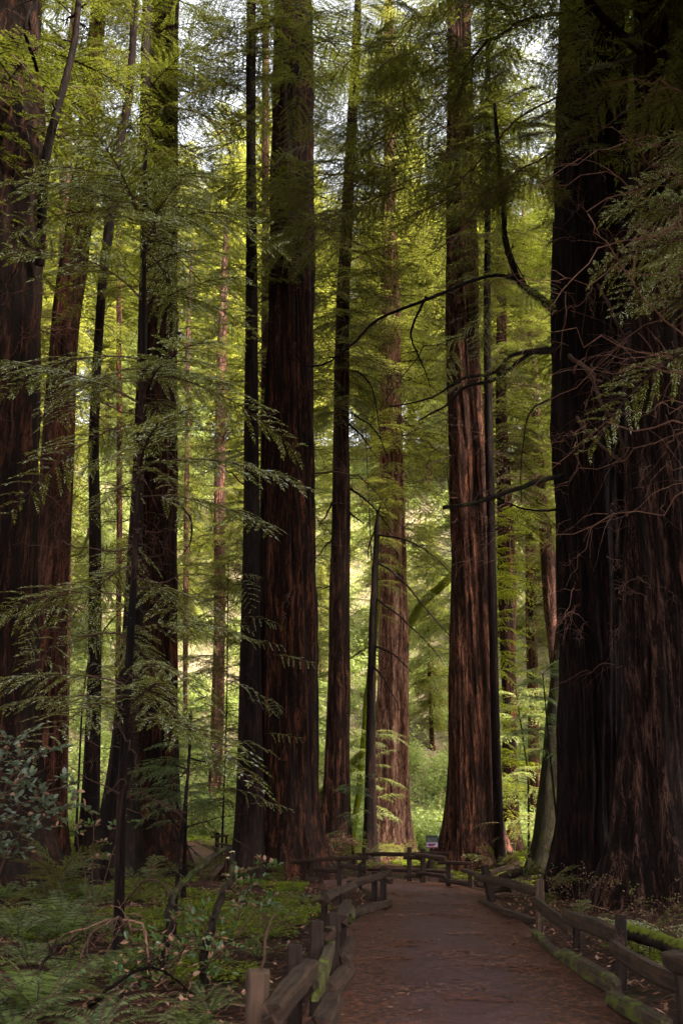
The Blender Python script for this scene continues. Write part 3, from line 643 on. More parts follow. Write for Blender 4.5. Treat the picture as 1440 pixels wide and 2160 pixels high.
deadbranches('I', 14, 34, 22, 4.0, 33, TWIG, 0.024, (0, 2*PI), 0.3, grav=.9, sub=5)
deadbranches('Fb', 12, 34, 24, 4.0, 34, TWIG, 0.022, (0, 2*PI), 0.3, grav=.9, sub=5)
deadbranches('E', 12, 32, 22, 3.4, 35, TWIG, 0.02, (0, 2*PI), 0.3, grav=.9, sub=5)
deadbranches('A', 12, 30, 16, 3.6, 36, TWIG, 0.022, (1.4*PI, 2.2*PI), 0.3, grav=.8, sub=5)
# sprays on the crooked stem's limbs
def sprays(key, spots, temps, seed, mats, name='foliage'):
    e = TREES[key][0]; b = np.array(e.location); r = np.random.RandomState(seed); mb = MB()
    pos = np.array([W(x, y, Y)-b for x, y, Y, a, s in spots]); az = np.array([a for *_, a, s in spots]); sc = np.array([s for *_, s in spots])
    place(mb, temps, pos, az, r.uniform(-.35, .1, len(az)), r.uniform(-.5, .5, len(az)), sc, r)
    return link(name, mb.mesh(name, mats), e)
rr = np.random.RandomState(77)
def cloud(x0, y0, x1, y1, D, n, s, spread=30, a=None):
    out = []
    for q in range(n):
        t = rr.rand(); out.append((x0+(x1-x0)*t+rr.normal(0, spread), y0+(y1-y0)*t+rr.normal(0, spread), D+rr.normal(0, .7), rr.uniform(0, 2*PI) if a is None else a+rr.normal(0, .6), s*rr.uniform(.6, 1.2)))
    return out
sprays('Sx', cloud(1090, 780, 960, 800, 26, 8, 1.1, 12)+cloud(1210, 850, 1180, 840, 26, 3, 0.9, 8)+cloud(1000, 660, 1100, 600, 27, 10, 1.6, 30), FINE, 5, [LEAFN, TWIG])
sprays('U', cloud(960, 150, 640, 420, 20, 56, 1.7, 75, PI)+cloud(980, 120, 1240, 60, 19, 36, 1.5, 60)+cloud(1180, 200, 940, 400, 20, 26, 1.5, 45)+cloud(690, 90, 980, 40, 22, 30, 1.8, 60)+cloud(1240, 120, 1440, 200, 17, 12, 1.5, 60)
       + cloud(760, 430, 660, 520, 19, 18, 1.3, 22, PI)+cloud(1060, 380, 1180, 330, 20, 20, 1.5, 50), FINE, 6, [LEAF, TWIG])
sprays('I', cloud(600, 440, 640, 620, 33, 8, 1.3, 20)+cloud(600, 60, 650, 220, 33, 20, 2.0, 30), FINE, 7, [LEAF, TWIG])
sprays('H', cloud(330, 1290, 570, 1690, 30, 5, 1.6, 40, 0)+cloud(520, 1180, 560, 1700, 29, 9, 1.3, 26, 0), SPARSE, 8, [LEAFN, TWIG])
sprays('E', cloud(60, 1270, 280, 1450, 26, 12, 1.4, 60), SPARSE, 9, [LEAFN, TWIG])
sprays('M', cloud(1060, 1770, 1040, 1740, 40, 4, 1.2, 20), SPARSE, 12, [LEAF, TWIG])

# dead snag strip beside the central trunk
e = empty('dead_snag', W(663, 1790, 38)*[1, 1, 0], 'splintered dead slab standing at the right edge of the central redwood', 'dead tree')
P = np.array([W(663, 1790, 38), W(664, 1500, 38), W(661, 1200, 38), W(662, 1035, 38)])-np.array(e.location); P[0, 2] = -0.2
link('trunk', (lambda mb: (mb.add(*tube(catmull(P, 40)+np.random.RandomState(3).normal(0, .012, (40, 3)), np.interp(np.linspace(0, 1, 40), [0, .6, .62, .95, 1], [.17, .15, .09, .06, .01]), 7)), mb.mesh('trunk', [BARKD]))[1])(MB()), e)
# mossy leaning bay tree
e = empty('mossy_bay_tree', [*W(652, 1770, 62)[:2], ghs(W(652, 1770, 62)[0], 62)], 'leaning bay tree covered in bright yellow green moss behind the trunks', 'tree'); TREES['bay'] = (e,)
limb(e, [W(640, 1800, 62), W(655, 1725, 62), W(668, 1688, 62), W(735, 1618, 62), W(772, 1562, 62), W(820, 1420, 62), W(872, 1300, 61), W(935, 1232, 60), W(985, 1190, 60)], (0.40, 0.24), MOSS, 'trunk', 9, 3, 0.03, 0)
limb(e, [W(738, 1800, 61), W(758, 1650, 61), W(776, 1450, 61), W(795, 1250, 61), W(800, 1130, 61)], (0.22, 0.12), MOSS, 'limb', 7, 4, 0.02, 6)
limb(e, [W(665, 1430, 63), W(695, 1420, 63), W(775, 1365, 62)], (0.10, 0.06), MOSS, 'limb', 6, 5, 0.02, 5)
TREES['bay'] = (e,)
mbb = MB(); q_ = cloud(560, 1600, 980, 1180, 60, 40, 2.0, 60); b_ = np.array(e.location)
place(mbb, MED, np.array([W(x, y, Y)-b_ for x, y, Y, a, s in q_]), np.array([a for *_, a, s in q_]), np.full(40, -.1), np.zeros(40), np.array([s for *_, s in q_]), rr)
link('foliage', mbb.mesh('foliage', [LEAFH, TWIG]), e)

# ------------------------------------------------------------------ bright yellow green understorey trees in the gaps
def leafy_tree(D, px, ytop, ybot, wpx, n, label, seed, mats, temps=MED, L=2.2, name='tanoak_tree', group=None, tw=2.2, azr=None):
    bx = W(px, 1740, D)[0]; g = ghs(bx, D); z0 = W(px, ybot, D)[2]-g; z1 = W(px, ytop, D)[2]-g
    e = empty(name, (bx, D, g), label, 'tree', group); r = np.random.RandomState(seed)
    zs = np.array([-0.4, z1*0.5, z1]); xs = np.array([0, r.uniform(-.3, .3), r.uniform(-.6, .6)]); R = np.array([tw/F*D, tw/F*D*.6, .02])
    link('trunk', trunk_mesh('trunk', zs, xs, xs*0, R, 16, seed, BARKD, 0, .5), e)
    link('crown', crown_mesh('crown', zs, xs, R, max(0.3, z0), z1, n, L, temps, seed, mats, (-.2, .25), 'flat', azr, .7), e)
leafy_tree(52, 1062, 1070, 1720, 80, 120, 'bright yellow green tree in the gap right of the reddish brown redwood', 201, [LEAFY, TWIG], L=2.3)
leafy_tree(36, 1180, 1420, 1640, 80, 26, 'pale sprouting redwood bush hanging before the mossy leaning trunk', 202, [LEAFB, TWIG], FINE, L=1.6, name='young_redwood', tw=3)
leafy_tree(66, 975, 880, 1420, 150, 130, 'loose bright green tree between the pale trunk and the reddish brown redwood', 203, [LEAFH, TWIG], L=4.2)
leafy_tree(52, 783, 900, 1300, 80, 44, 'green sapling veiling the pale pinkish redwood', 204, [LEAFF, TWIG], L=2.2, name='young_redwood')
leafy_tree(60, 640, 900, 1700, 150, 120, 'pale green tree filling the gap right of the central redwood', 205, [LEAFH, TWIG], L=3.4)
leafy_tree(24, 395, 1500, 1745, 60, 34, 'thin broken topped sapling with tufts of foliage before the striped redwood', 206, [LEAFB, TWIG], FINE, L=1.25, name='redwood_sapling', tw=4)
leafy_tree(46, 470, 1180, 1700, 120, 90, 'soft green young tree behind the fern bed, left of the central redwood', 207, [LEAF, TWIG], L=3.0, name='young_redwood')
leafy_tree(45, 165, 1150, 1500, 80, 36, 'airy young tree between the leaning redwood and the bent dark trunk', 208, [LEAFF, TWIG], L=2.2, name='young_redwood', tw=3)
leafy_tree(48, 1110, 1450, 1760, 80, 50, 'low green tree beside the mossy leaning trunk', 209, [LEAFH, TWIG], L=2.4, name='young_redwood', tw=3)
leafy_tree(42, 750, 1640, 1790, 60, 26, 'low pale green sapling at the foot of the straight dark redwood', 210, [LEAFB, TWIG], L=1.2, name='redwood_sapling', tw=3)
leafy_tree(50, 782, 1540, 1790, 60, 30, 'feathery green sapling growing in front of the pale trunk', 211, [LEAFH, TWIG], L=1.5, name='redwood_sapling', tw=3)
leafy_tree(44, 310, 1560, 1740, 90, 40, 'pale feathery bush at the foot of the broad striped redwood', 212, [LEAFB, TWIG], L=1.8, name='redwood_sapling', tw=3)

# ------------------------------------------------------------------ far wood: prototypes copied with their trunks and crowns
def proto(seed, H, n, L, h0, R0, mats, temps=FARB, bark=BARKF):
    zs = np.array([-3, H*.5, H]); xs = np.array([0, .4, .2]); R = np.array([R0, R0*.6, .05])
    e = empty('redwood_tree', (0, 0, 0), 'far redwood', 'tree', 'far redwoods on the bright slope')
    link('trunk', trunk_mesh('trunk', zs, xs, xs*0, R, 20, seed, bark, 0, .8, step=1.0), e)
    link('crown', crown_mesh('crown', zs, xs, R, h0, H-.5, n, L, temps, seed, mats, (-.4, .2), 'tall'), e)
    return e
protos = [proto(301, 44, 460, 5.6, 4, .42, [LEAFF, TWIG]), proto(302, 50, 500, 6.0, 9, .55, [LEAFF, TWIG]), proto(303, 36, 400, 5.4, 2, .34, [LEAFH, TWIG]), proto(304, 30, 360, 5.2, 1.5, .28, [LEAF, TWIG])]
r = np.random.RandomState(11); first = [True]*4; spots = []
FARLAB = ['green far redwood among the look-alikes on the bright slope', 'tall far redwood among the look-alikes on the bright slope',
          'pale green far tree among the look-alikes on the bright slope', 'dark green far redwood among the look-alikes on the bright slope']
ZN = [(100, 'seen beside the huge far left trunk'), (215, 'around the bent dark trunk'), (380, 'behind the broad striped redwood'), (510, 'between the striped and central redwoods'),
      (670, 'behind the big central redwood'), (790, 'around the straight dark redwood and snag'), (940, 'between the pale and reddish brown redwoods'), (1050, 'behind the reddish brown redwood'),
      (1200, 'left of the giant dark redwood'), (9999, 'behind the giant trunks at right')]
def zone(x, y, z=10):
    t = y*CP+(z-CAMZ)*SP; p = 720+F*x/t; return next(n for k, n in ZN if p < k)
def putfar(x, y, k, sc, rz=None, label=None, group='far redwoods on the bright slope', z=None):
    rz = r.uniform(0, 6.28) if rz is None else rz; z = ghs(x, y) if z is None else z
    lab = label or (('pale low tree', 'tall far redwood', 'pale green far tree', 'dark green far redwood')[k] if k else 'green far redwood')+(' high on the slope ' if y > 124 else ' low on the slope ')+zone(x, y, z)
    if first[k]:
        o = protos[k]; first[k] = False; o.location = (x, y, z); o.rotation_euler = (0, 0, rz); o.scale = (sc,)*3; o['label'] = lab; o['group'] = group
    else: o = dup(protos[k], (x, y, z), rz, sc, lab, group)
    return o
tries = 0
while len(spots) < 50 and tries < 6000:
    tries += 1; y = 84+44*r.rand(); x = r.uniform(-1, 1)*(0.40*y+6)
    if any((x-a)**2+(y-b)**2 < 4.4**2 for a, b in spots): continue
    spots.append((x, y)); putfar(x, y, r.choice([2, 3, 0]), r.uniform(.28, .62))
n0 = len(spots); tries = 0
while len(spots) < n0+50 and tries < 6000:
    tries += 1; y = 120+36*r.rand(); x = r.uniform(-1, 1)*(0.42*y+8)
    if any((x-a)**2+(y-b)**2 < 7**2 for a, b in spots): continue
    spots.append((x, y)); putfar(x, y, r.randint(0, 2), r.uniform(.95, 1.35))
for x, y, k, s_ in [(-33, 76, 0, 1.0), (-27, 84, 1, .9), (29, 70, 1, 1.0), (24, 82, 0, .9), (33, 84, 1, 1.0)]: putfar(x, y, k, s_)
gp = proto(305, 56, 380, 7.2, 19, .7, [LEAF, TWIG], FINE)  # grove tree; copies around the camera are unseen, added to shade the foreground
gp.location = (7.5, 6, 0); gp['label'] = 'tall grove redwood added out of view to shade the path'; gp['group'] = 'tall redwoods over the path'
for x, y, z_ in [(16.5, 46, 2.2), (18, 2, 1.2), (26, -5, 2), (31, 8, 3), (20, -13, 4), (35, -4, 5), (12, -12, .3), (-19, 34, 1), (23, 46, 3), (-25, 47, 4), (24, 12, 5), (-24, 12, 6), (-8, 5, 1), (9.3, 12.5, 2), (-9.5, 13, 3), (6.5, -5, 4), (-6.5, -4, 5), (11.5, 20, 6), (-17, 21, .5), (0, -9, 1.5), (15, 28, 3.5), (-15.5, 28, 2.5)]:
    dup(gp, (x, y, ghs(x, y)), z_, 1.0, None if y < 20 else 'tall dark grove redwood '+zone(x, y))
# ------------------------------------------------------------------ undergrowth of the bright slope (stuff)
def scatter_leaves(centers, rad, per, lo, hi, seed, flat=0.6, wr=0.5):
    r = np.random.RandomState(seed); n = len(centers)*per
    c_ = np.repeat(centers, per, 0); rd = np.repeat(rad, per)[:, None]
    off = unit(r.normal(0, 1, (n, 3)))*(r.rand(n, 1)**.4)*rd*[1, 1, flat]
    p = c_+off; d = unit(r.normal(0, 1, (n, 3))*[1, 1, .5]); s = unit(np.cross(d, unit(r.normal(0, .6, (n, 3))+[0, 0, 1])))
    L = r.uniform(lo, hi, n); return leafquads(p, d, s, L, L*wr)
mb = MB(); n = 2100; y = 62+74*r.rand(n)**1.15; x = r.uniform(-1, 1, n)*(0.42*y+14)
rd = r.uniform(.7, 2.3, n); x = np.concatenate([x, r.uniform(-1, 1, 260)*36]); y = np.concatenate([y, r.uniform(62, 84, 260)]); rd = np.concatenate([rd, r.uniform(1.2, 2.6, 260)]); cc = np.stack([x, y, gh(x, y)+rd*.6], 1)
mb.add(*scatter_leaves(cc, rd, 520, .14, .34, 3, .8), 0)
for q in range(900):                       # pale bare brush
    y = r.uniform(62, 130); x = r.uniform(-1, 1)*(0.42*y+8); z = ghs(x, y); u = np.linspace(0, 1, 8)[:, None]
    d = unit(r.normal(0, 1, 3)+[0, 0, .7]); mb.add(*tube(wander(np.array([x, y, z])+d*r.uniform(2, 5)*u, r, .18), np.linspace(.04, .012, 8), 3), 1)
tag(link('undergrowth', mb.mesh('undergrowth', [LEAFH, TWIGP])), kind='stuff')
# low green herbs on the nearer forest floor
mb = MB()
def herbs(n, x0, x1, y0, y1, ls, seed, thr=0.0, hz=(.03, .16), pd=2.3):
    r = np.random.RandomState(seed); x = r.uniform(x0, x1, n); y = y0+(y1-y0)*r.rand(n)
    k = (n2(x*.7+3, y*.7)+.6*n2(x*2.1, y*2.1) > thr) & (pdist(x, y) > pd); x, y = x[k], y[k]; n = len(x)
    b = np.stack([x, y, gh(x, y)+r.uniform(*hz, n)], 1)
    for q in range(3):
        a = r.uniform(0, 6.28, n); d = unit(np.stack([np.cos(a), np.sin(a), r.uniform(-.35, .25, n)], 1)); s = unit(np.cross(d, [0, 0, 1.0])+r.normal(0, .25, (n, 3)))
        L = ls*r.uniform(.6, 1.3, n); mb.add(*leafquads(b, d, s, L, L*.85), 0)
herbs(34000, -4.6, 0.5, 6, 24, .05, 21, .0)
herbs(9000, -8, -3, 8, 24, .05, 28, .25)
herbs(14000, -7, -1, 22, 36, .075, 22, .12)
herbs(16000, 1.5, 6.5, 7, 16, .05, 23, -.1)
herbs(14000, 4, 14, 30, 60, .12, 24, -.1)
herbs(22000, -18, 14, 44, 66, .14, 25, -.1)
tag(link('ground_cover', mb.mesh('ground_cover', [SORREL])), kind='stuff')
# fallen needles, twigs and leaves
mb = MB(); r = np.random.RandomState(31)
def litter(n, x0, x1, y0, y1, l0, l1, wd, m, pmin=0, pmax=99, zoff=.02, tilt=.12):
    x = r.uniform(x0, x1, n); y = r.uniform(y0, y1, n); p = pdist(x, y); k = (p > pmin) & (p < pmax); x, y = x[k], y[k]; n = len(x)
    a = r.uniform(0, 6.28, n); d = unit(np.stack([np.cos(a), np.sin(a), r.normal(0, tilt, n)], 1)); s = unit(np.cross(d, [0, 0, 1.0])+r.normal(0, .2, (n, 3)))
    b = np.stack([x, y, gh(x, y)+zoff+r.uniform(0, .03, n)], 1); mb.add(*leafquads(b, d, s, r.uniform(l0, l1, n), wd), m)
litter(46000, -8, 7, 6, 34, .05, .22, .012, 0, 1.15)
litter(5200, -3, 5, 6, 34, .07, .24, .015, 0, 0, 1.5, .035, .03)
for q in range(46):
    cx_, cy_ = r.uniform(-2, 4), r.uniform(8, 32); sz = r.uniform(.15, .6)
    litter(90, cx_-sz, cx_+sz, cy_-sz*.5, cy_+sz*.5, .06, .2, .018, 3 if q % 2 else 0, 0, 1.6, .036, .06)
litter(9000, -4, 6, 6, 34, .06, .20, .015, 0, .95, 1.7, .035, .05)
litter(260, -3, 5, 6, 30, .05, .10, .03, 1, 0, 1.5, .04, .1)
litter(9000, -8, 7, 6, 34, .05, .4, .014, 2, 1.5)
litter(5200, -8, 7, 6, 30, .05, .12, .05, 1, 1.6, 99, .06, .5)
litter(12000, -16, 12, 30, 62, .15, .5, .03, 2, 2.2)
for q in range(900):
    x, y = r.uniform(-9, 8), r.uniform(7, 36)
    if pdist(x, y) < 2.1: continue
    L = r.uniform(.25, 1.1); u = np.linspace(0, 1, 7)[:, None]; a = r.uniform(0, 6.28); d = np.array([math.cos(a), math.sin(a), r.uniform(0, .5)])
    mb.add(*tube(wander(np.array([x, y, ghs(x, y)+.03])+d*L*u-np.array([0, 0, .3])*L*u*u, r, .03*L), np.linspace(.011, .003, 7), 3), 2 if q % 3 else 3)
DUFF = twig_mat('fallen_needle', (0.17, 0.062, 0.033))
tag(link('forest_litter', mb.mesh('forest_litter', [DUFF, LEAFD, TWIG, TWIGP])), kind='stuff')

# ------------------------------------------------------------------ rail fences
def box_post(e, base, top, wd, seed, m=POST, rot=0.0, name='post'):
    r = np.random.RandomState(seed); b = np.array(base, float); t = np.array(top, float); Lz = np.linalg.norm(t-b)
    ax = (t-b)/Lz; n = 7; k = 8; h = wd/2; z = np.concatenate([np.linspace(-.35, Lz-.012, n-1), [Lz]])
    cs = np.array([[-1, -.72], [-.72, -1], [.72, -1], [1, -.72], [1, .72], [.72, 1], [-.72, 1], [-1, .72]])*h
    V = []
    for i_, zz in enumerate(z):
        s = (1+.05*r.normal(0, 1, (k, 1)))*(0.93 if i_ == n-1 else 1); V.append(np.column_stack([cs*s, np.full(k, zz+(.008*r.normal() if i_ > n-3 else 0))]))
    V = np.vstack(V+[np.array([[0, 0, Lz+.003]])]); Q = []
    for i_ in range(n-1):
        for j_ in range(k): Q.append((i_*k+j_, i_*k+(j_+1) % k, (i_+1)*k+(j_+1) % k, (i_+1)*k+j_))
    T = [((n-1)*k+j_, (n-1)*k+(j_+1) % k, n*k) for j_ in range(k)]
    o = link(name, new_mesh(name, V, Q, T, [m]), e)
    q = Vector(ax).to_track_quat('Z', 'Y'); M = Matrix.Translation(Vector(b)-e.location) @ q.to_matrix().to_4x4() @ Matrix.Rotation(rot, 4, 'Z')
    o.matrix_local = M; return o
def rail(e, p0, p1, hgt, wid, seed, m=RAIL, kind='split', name='rail', sag=0.0, ext=0.06):
    r = np.random.RandomState(seed); p0 = np.array(p0, float); p1 = np.array(p1, float); d = unit(p1-p0); p0 = p0-d*ext; p1 = p1+d*ext
    L = np.linalg.norm(p1-p0); n = max(9, int(L/.13)); hgt *= .86; wid *= .86; k = 10 if kind == 'round' else 8
    if kind == 'round': th = np.arange(k)/k*2*PI; cs = np.column_stack([np.cos(th)*wid/2, np.sin(th)*hgt/2])
    else: cs = np.array([[-1, -.6], [-.55, -1], [.6, -.9], [1, -.5], [.92, .7], [.7, 1], [-.75, .9], [-1, .62]])*[wid/2, hgt/2]
    cs = cs*(1+.09*r.normal(0, 1, (k, 1))); u = np.linspace(0, 1, n)
    w1, w2 = np.cumsum(r.normal(0, .0035, (2, n)), 1); V = []; ws = .88+.12*np.sin(u*PI+r.uniform(-.6, .6))+.012*r.normal(0, 1, n)
    kr = np.cumsum(r.normal(0, .009, (n, k)), 0)
    tw = r.uniform(-.25, .25)
    for i_ in range(n):
        s = ws[i_]*(1+kr[i_][:, None]*.7); a = tw*(u[i_]-.5); c2 = cs*s; c2 = c2@np.array([[math.cos(a), math.sin(a)], [-math.sin(a), math.cos(a)]])
        x = np.full(k, u[i_]*L)+(r.normal(0, .02, k) if i_ in (0, n-1) else 0)
        V.append(np.column_stack([x, c2[:, 0]+w1[i_]-w1.mean(), c2[:, 1]+w2[i_]-w2.mean()+sag*4*u[i_]*(1-u[i_])]))
    V = np.vstack(V+[[[-.004, w1[0]-w1.mean(), w2[0]-w2.mean()]], [[L+.004, w1[-1]-w1.mean(), w2[-1]-w2.mean()]]])
    Q = [(i_*k+j_, (i_+1)*k+j_, (i_+1)*k+(j_+1) % k, i_*k+(j_+1) % k) for i_ in range(n-1) for j_ in range(k)]
    T = [(j_, (j_+1) % k, n*k) for j_ in range(k)]+[((n-1)*k+(j_+1) % k, (n-1)*k+j_, n*k+1) for j_ in range(k)]
    o = link(name, new_mesh(name, V, Q, T, [m]), e)
    x = Vector(d); yv = Vector((0, 0, 1)).cross(x).normalized(); z = x.cross(yv)
    R = Matrix((x, yv, z)).transposed().to_4x4(); o.matrix_local = Matrix.Translation(Vector(p0)-e.location) @ R; return o
def fence(label, loc): return empty('rail_fence', loc, label, 'fence')
def post_b(e, xl, xr, yt, yb, seed, lean=None, **kw):      # foot seen on the ground
    b = atz((xl+xr)/2 if lean is None else lean, yb); t, s = atY((xl+xr)/2, yt, b[1]); box_post(e, [b[0], b[1], 0], t, (xr-xl)/F*s*.97, seed, **kw); return b[1]
def post_t(e, xl, xr, yt, seed, h=.85, **kw):              # only the top seen
    t = atz((xl+xr)/2, yt, h); s = atY((xl+xr)/2, yt, t[1])[1]; box_post(e, [t[0], t[1], 0], t, (xr-xl)/F*s*.97, seed, **kw); return t[1]
fa = fence('near left rail fence, its first square post at the lower edge', (-1, 9, 0))
post_t(fa, 519, 569, 2049, 1, m=wood_mat('lit_post_wood', 'z', (0.02, 0.011, 0.007), (0.12, 0.068, 0.043), 0)); post_t(fa, 606, 638, 1993, 2); post_t(fa, 653, 683, 1940, 3); post_t(fa, 690, 714, 1926, 4, rot=.2)  # lighter copy of the post wood, light on its face painted in
post_t(fa, 677, 691, 1881, 5); post_t(fa, 716, 731, 1884, 6, .8); post_b(fa, 783, 796, 1838, 1906, 7); post_b(fa, 801, 815, 1827, 1922, 8)
for q, (a, b, h, w_, m, kd) in enumerate([
    ((575, 2134, 6.4), (652, 2044, 8.4), .17, .16, RAILS, 'split'), ((664, 2088, 8.0), (699, 1996, 10.9), .19, .10, RAILM, 'split'), ((689, 1975, 10.4), (714, 1948, 12.6), .16, .12, RAIL, 'split'),
    ((719, 1944, 12.2), (731, 1908, 15.2), .17, .17, RAILS, 'split'), ((686, 1898, 14.4), (743, 1868, 18.6), .20, .20, RAILS, 'round'), ((738, 1864, 19.6), (820, 1842, 22.6), .17, .14, RAIL, 'split'),
    ((722, 2036, 11.2), (738, 1988, 13.6), .24, .22, RAIL, 'round'), ((692, 2095, 9.1), (731, 2051, 11.2), .22, .20, RAIL, 'round'), ((674, 2166, 7.2), (706, 2112, 9.1), .18, .18, RAILS, 'split'),
    ((735, 1938, 15.3), (742, 1918, 18.0), .20, .18, RAILM, 'round'), ((740, 1928, 17.6), (822, 1904, 22.4), .16, .14, RAIL, 'split'),
    ((770, 1846, 30), (824, 1860, 23.4), .16, .14, RAIL, 'split'), ((768, 1877, 28), (822, 1914, 22.9), .16, .14, RAIL, 'split')]):
    rail(fa, W(*a), W(*b), h, w_, 10+q, m, kd)
fb = fence('rail fence along the far side of the bend, at the foot of the trunks', (-1, 34, 0))
for q, a in enumerate([(651, 663, 1808, 1863), (710, 720, 1808, 1870), (755, 763, 1822, 1880)]): post_b(fb, *a, 30+q)
for q, (a, b, h) in enumerate([((620, 1818, 34.2), (712, 1811, 32.2), .15), ((709, 1812, 32), (778, 1809, 30.2), .15), ((664, 1834, 33.6), (712, 1836, 32.2), .15), ((720, 1826, 31.8), (772, 1832, 29.7), .18),
                               ((650, 1857, 33), (676, 1859, 32.6), .2)]):
    rail(fb, W(*a), W(*b), h, .12, 34+q)
fc = fence('farthest rail fence of long straight poles, in front of the small sign', (1.5, 38, 0))
for q, a in enumerate([(763, 772, 1788, 1846), (905, 913, 1790, 1842)]): post_b(fc, *a, 40+q)
for q, (a, b, h) in enumerate([((756, 1803, 39.5), (862, 1801, 38), .16), ((858, 1801, 38), (945, 1799, 37), .14), ((772, 1834, 39), (864, 1836, 37.6), .14), ((862, 1836, 37.6), (940, 1838, 37), .14)]):
    rail(fc, W(*a), W(*b), h, .11, 44+q)
fd = fence('short rail fence with pale wavy split rails at the outside of the bend', (3, 33, 0))
for q, a in enumerate([(858, 868, 1787, 1861), (886, 897, 1790, 1864), (940, 950, 1818, 1871), (986, 995, 1829, 1874)]): post_b(fd, *a, 50+q)
for q, (a, b, h, w_) in enumerate([((856, 1809, 34), (886, 1811, 33.6), .15, .15), ((877, 1804, 33.4), (937, 1812, 31.7), .15, .13), ((856, 1850, 34), (886, 1849, 33.6), .15, .14), ((880, 1842, 33.4), (939, 1850, 31.6), .13, .12),
                                   ((927, 1820, 31.9), (992, 1823, 31), .13, .15), ((929, 1858, 31.9), (992, 1866, 31), .15, .12)]):
    rail(fd, W(*a), W(*b), h, w_, 56+q, sag=.02)
fe = fence('right rail fence with moss covered lower rails along the path', (4, 18, 0))
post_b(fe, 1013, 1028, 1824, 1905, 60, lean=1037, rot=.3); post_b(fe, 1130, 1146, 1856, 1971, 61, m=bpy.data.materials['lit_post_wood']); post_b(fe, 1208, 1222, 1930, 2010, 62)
post_b(fe, 1298, 1320, 1930, 2097, 63); post_t(fe, 1416, 1446, 2004, 64, .74)
for q, (a, b, h, w_, m, kd) in enumerate([
    ((974, 1835, 31), (1016, 1848, 26.2), .14, .14, RAIL, 'split'), ((1004, 1849, 25.4), (1130, 1879, 18.3), .22, .17, RAIL, 'round'), ((1016, 1904, 24.6), (1124, 1945, 18.2), .17, .16, RAIL, 'split'),
    ((1004, 1864, 25.6), (1050, 1868, 27), .17, .15, RAIL, 'split'), ((1018, 1922, 24), (1042, 1918, 25.3), .16, .15, RAIL, 'round'),
    ((1130, 1902, 17.7), (1194, 1957, 15), .24, .10, RAILS, 'split'), ((1196, 1932, 14.9), (1301, 1977, 11.7), .24, .12, RAILS, 'split'), ((1295, 2000, 11.5), (1432, 2070, 8.9), .20, .14, RAIL, 'split'),
    ((1414, 2024, 8.7), (1530, 2070, 7), .19, .15, RAIL, 'split'),
    ((1126, 1968, 17.2), (1184, 2028, 14.2), .16, .13, RAILM, 'split'), ((1188, 2012, 14.3), (1297, 2088, 11.1), .23, .14, RAILM, 'split'), ((1290, 2112, 10.7), (1400, 2166, 8.8), .21, .16, RAILM, 'split')]):
    rail(fe, W(*a), W(*b), h, w_, 70+q, m, kd, sag=-.03 if q == 7 else 0)
ff = fence('second rail fence set back behind the right one, with a bowed top rail', (5.5, 28, 0))
post_b(ff, 1109, 1119, 1810, 1858, 80)
for q, (a, b, h) in enumerate([((1036, 1843, 30), (1086, 1830, 31), .18), ((1058, 1850, 27), (1132, 1836, 27.5), .24), ((1036, 1880, 26), (1074, 1878, 27), .18)]): rail(ff, W(*a), W(*b), h, .14, 84+q, RAIL, 'split', sag=.05)
fg = fence('small weathered fence beside the far stretch of path, left of the central redwood', (-6.5, 47, .6))
def post_y(e, xl, xr, yt, Y, seed, **kw):
    t, s = atY((xl+xr)/2, yt, Y); box_post(e, [t[0], Y, ghs(t[0], Y)], t, (xr-xl)/F*s, seed, **kw)
post_y(fg, 455, 463, 1756, 46, 90); post_y(fg, 475, 480, 1762, 45, 91)
for q, (a, b) in enumerate([((449, 1765, 46.2), (480, 1762, 45)), ((460, 1780, 45.8), (490, 1784, 44)), ((450, 1788, 46), (492, 1800, 43)), ((456, 1806, 46), (492, 1813, 43))]): rail(fg, W(*a), W(*b), .13, .12, 94+q)

# mossy log leaning behind the right fence
e = empty('mossy_log', W(1322, 1966, 13), 'fallen log with bright moss on top behind the right rail fence', 'log')
def top_moss():
    m, t, o = mat('mossy_log_bark'); ge = t.nodes.new('ShaderNodeNewGeometry'); sx = t.nodes.new('ShaderNodeSeparateXYZ'); t.links.new(ge.outputs['Normal'], sx.inputs[0])
    n = noise(t, coords(t, (9, 9, 9)), 1, 8, 0.75); k = sstepn(t, mth(t, 'ADD', sx.outputs[2], mth(t, 'MULTIPLY', mth(t, 'SUBTRACT', n, 0.5), 2.2)), 0.25, 0.6)
    col = mixc(t, k, ramp(t, n, [(0.35, (0.006, 0.004, 0.003)), (0.65, (0.05, 0.03, 0.02))]), ramp(t, n, [(0.35, (0.05, 0.06, 0.006)), (0.65, (0.13, 0.145, 0.012))]))
    finish(t, o, col, 0.9, n, 1.0, 0.03, 0.15); return m
pp = catmull([W(1314, 1962, 13.3), W(1380, 1982, 12.6), W(1440, 2004, 12), W(1500, 2030, 11.4)], 40)-np.array(e.location); rj = np.random.RandomState(4)
mb = MB(); mb.add(*tube(pp+rj.normal(0, .004, pp.shape), np.concatenate([[.005], np.full(38, .095)*(1+rj.normal(0, .05, 38)), [.005]]), 12)); link('stem', mb.mesh('stem', [top_moss()], True), e)
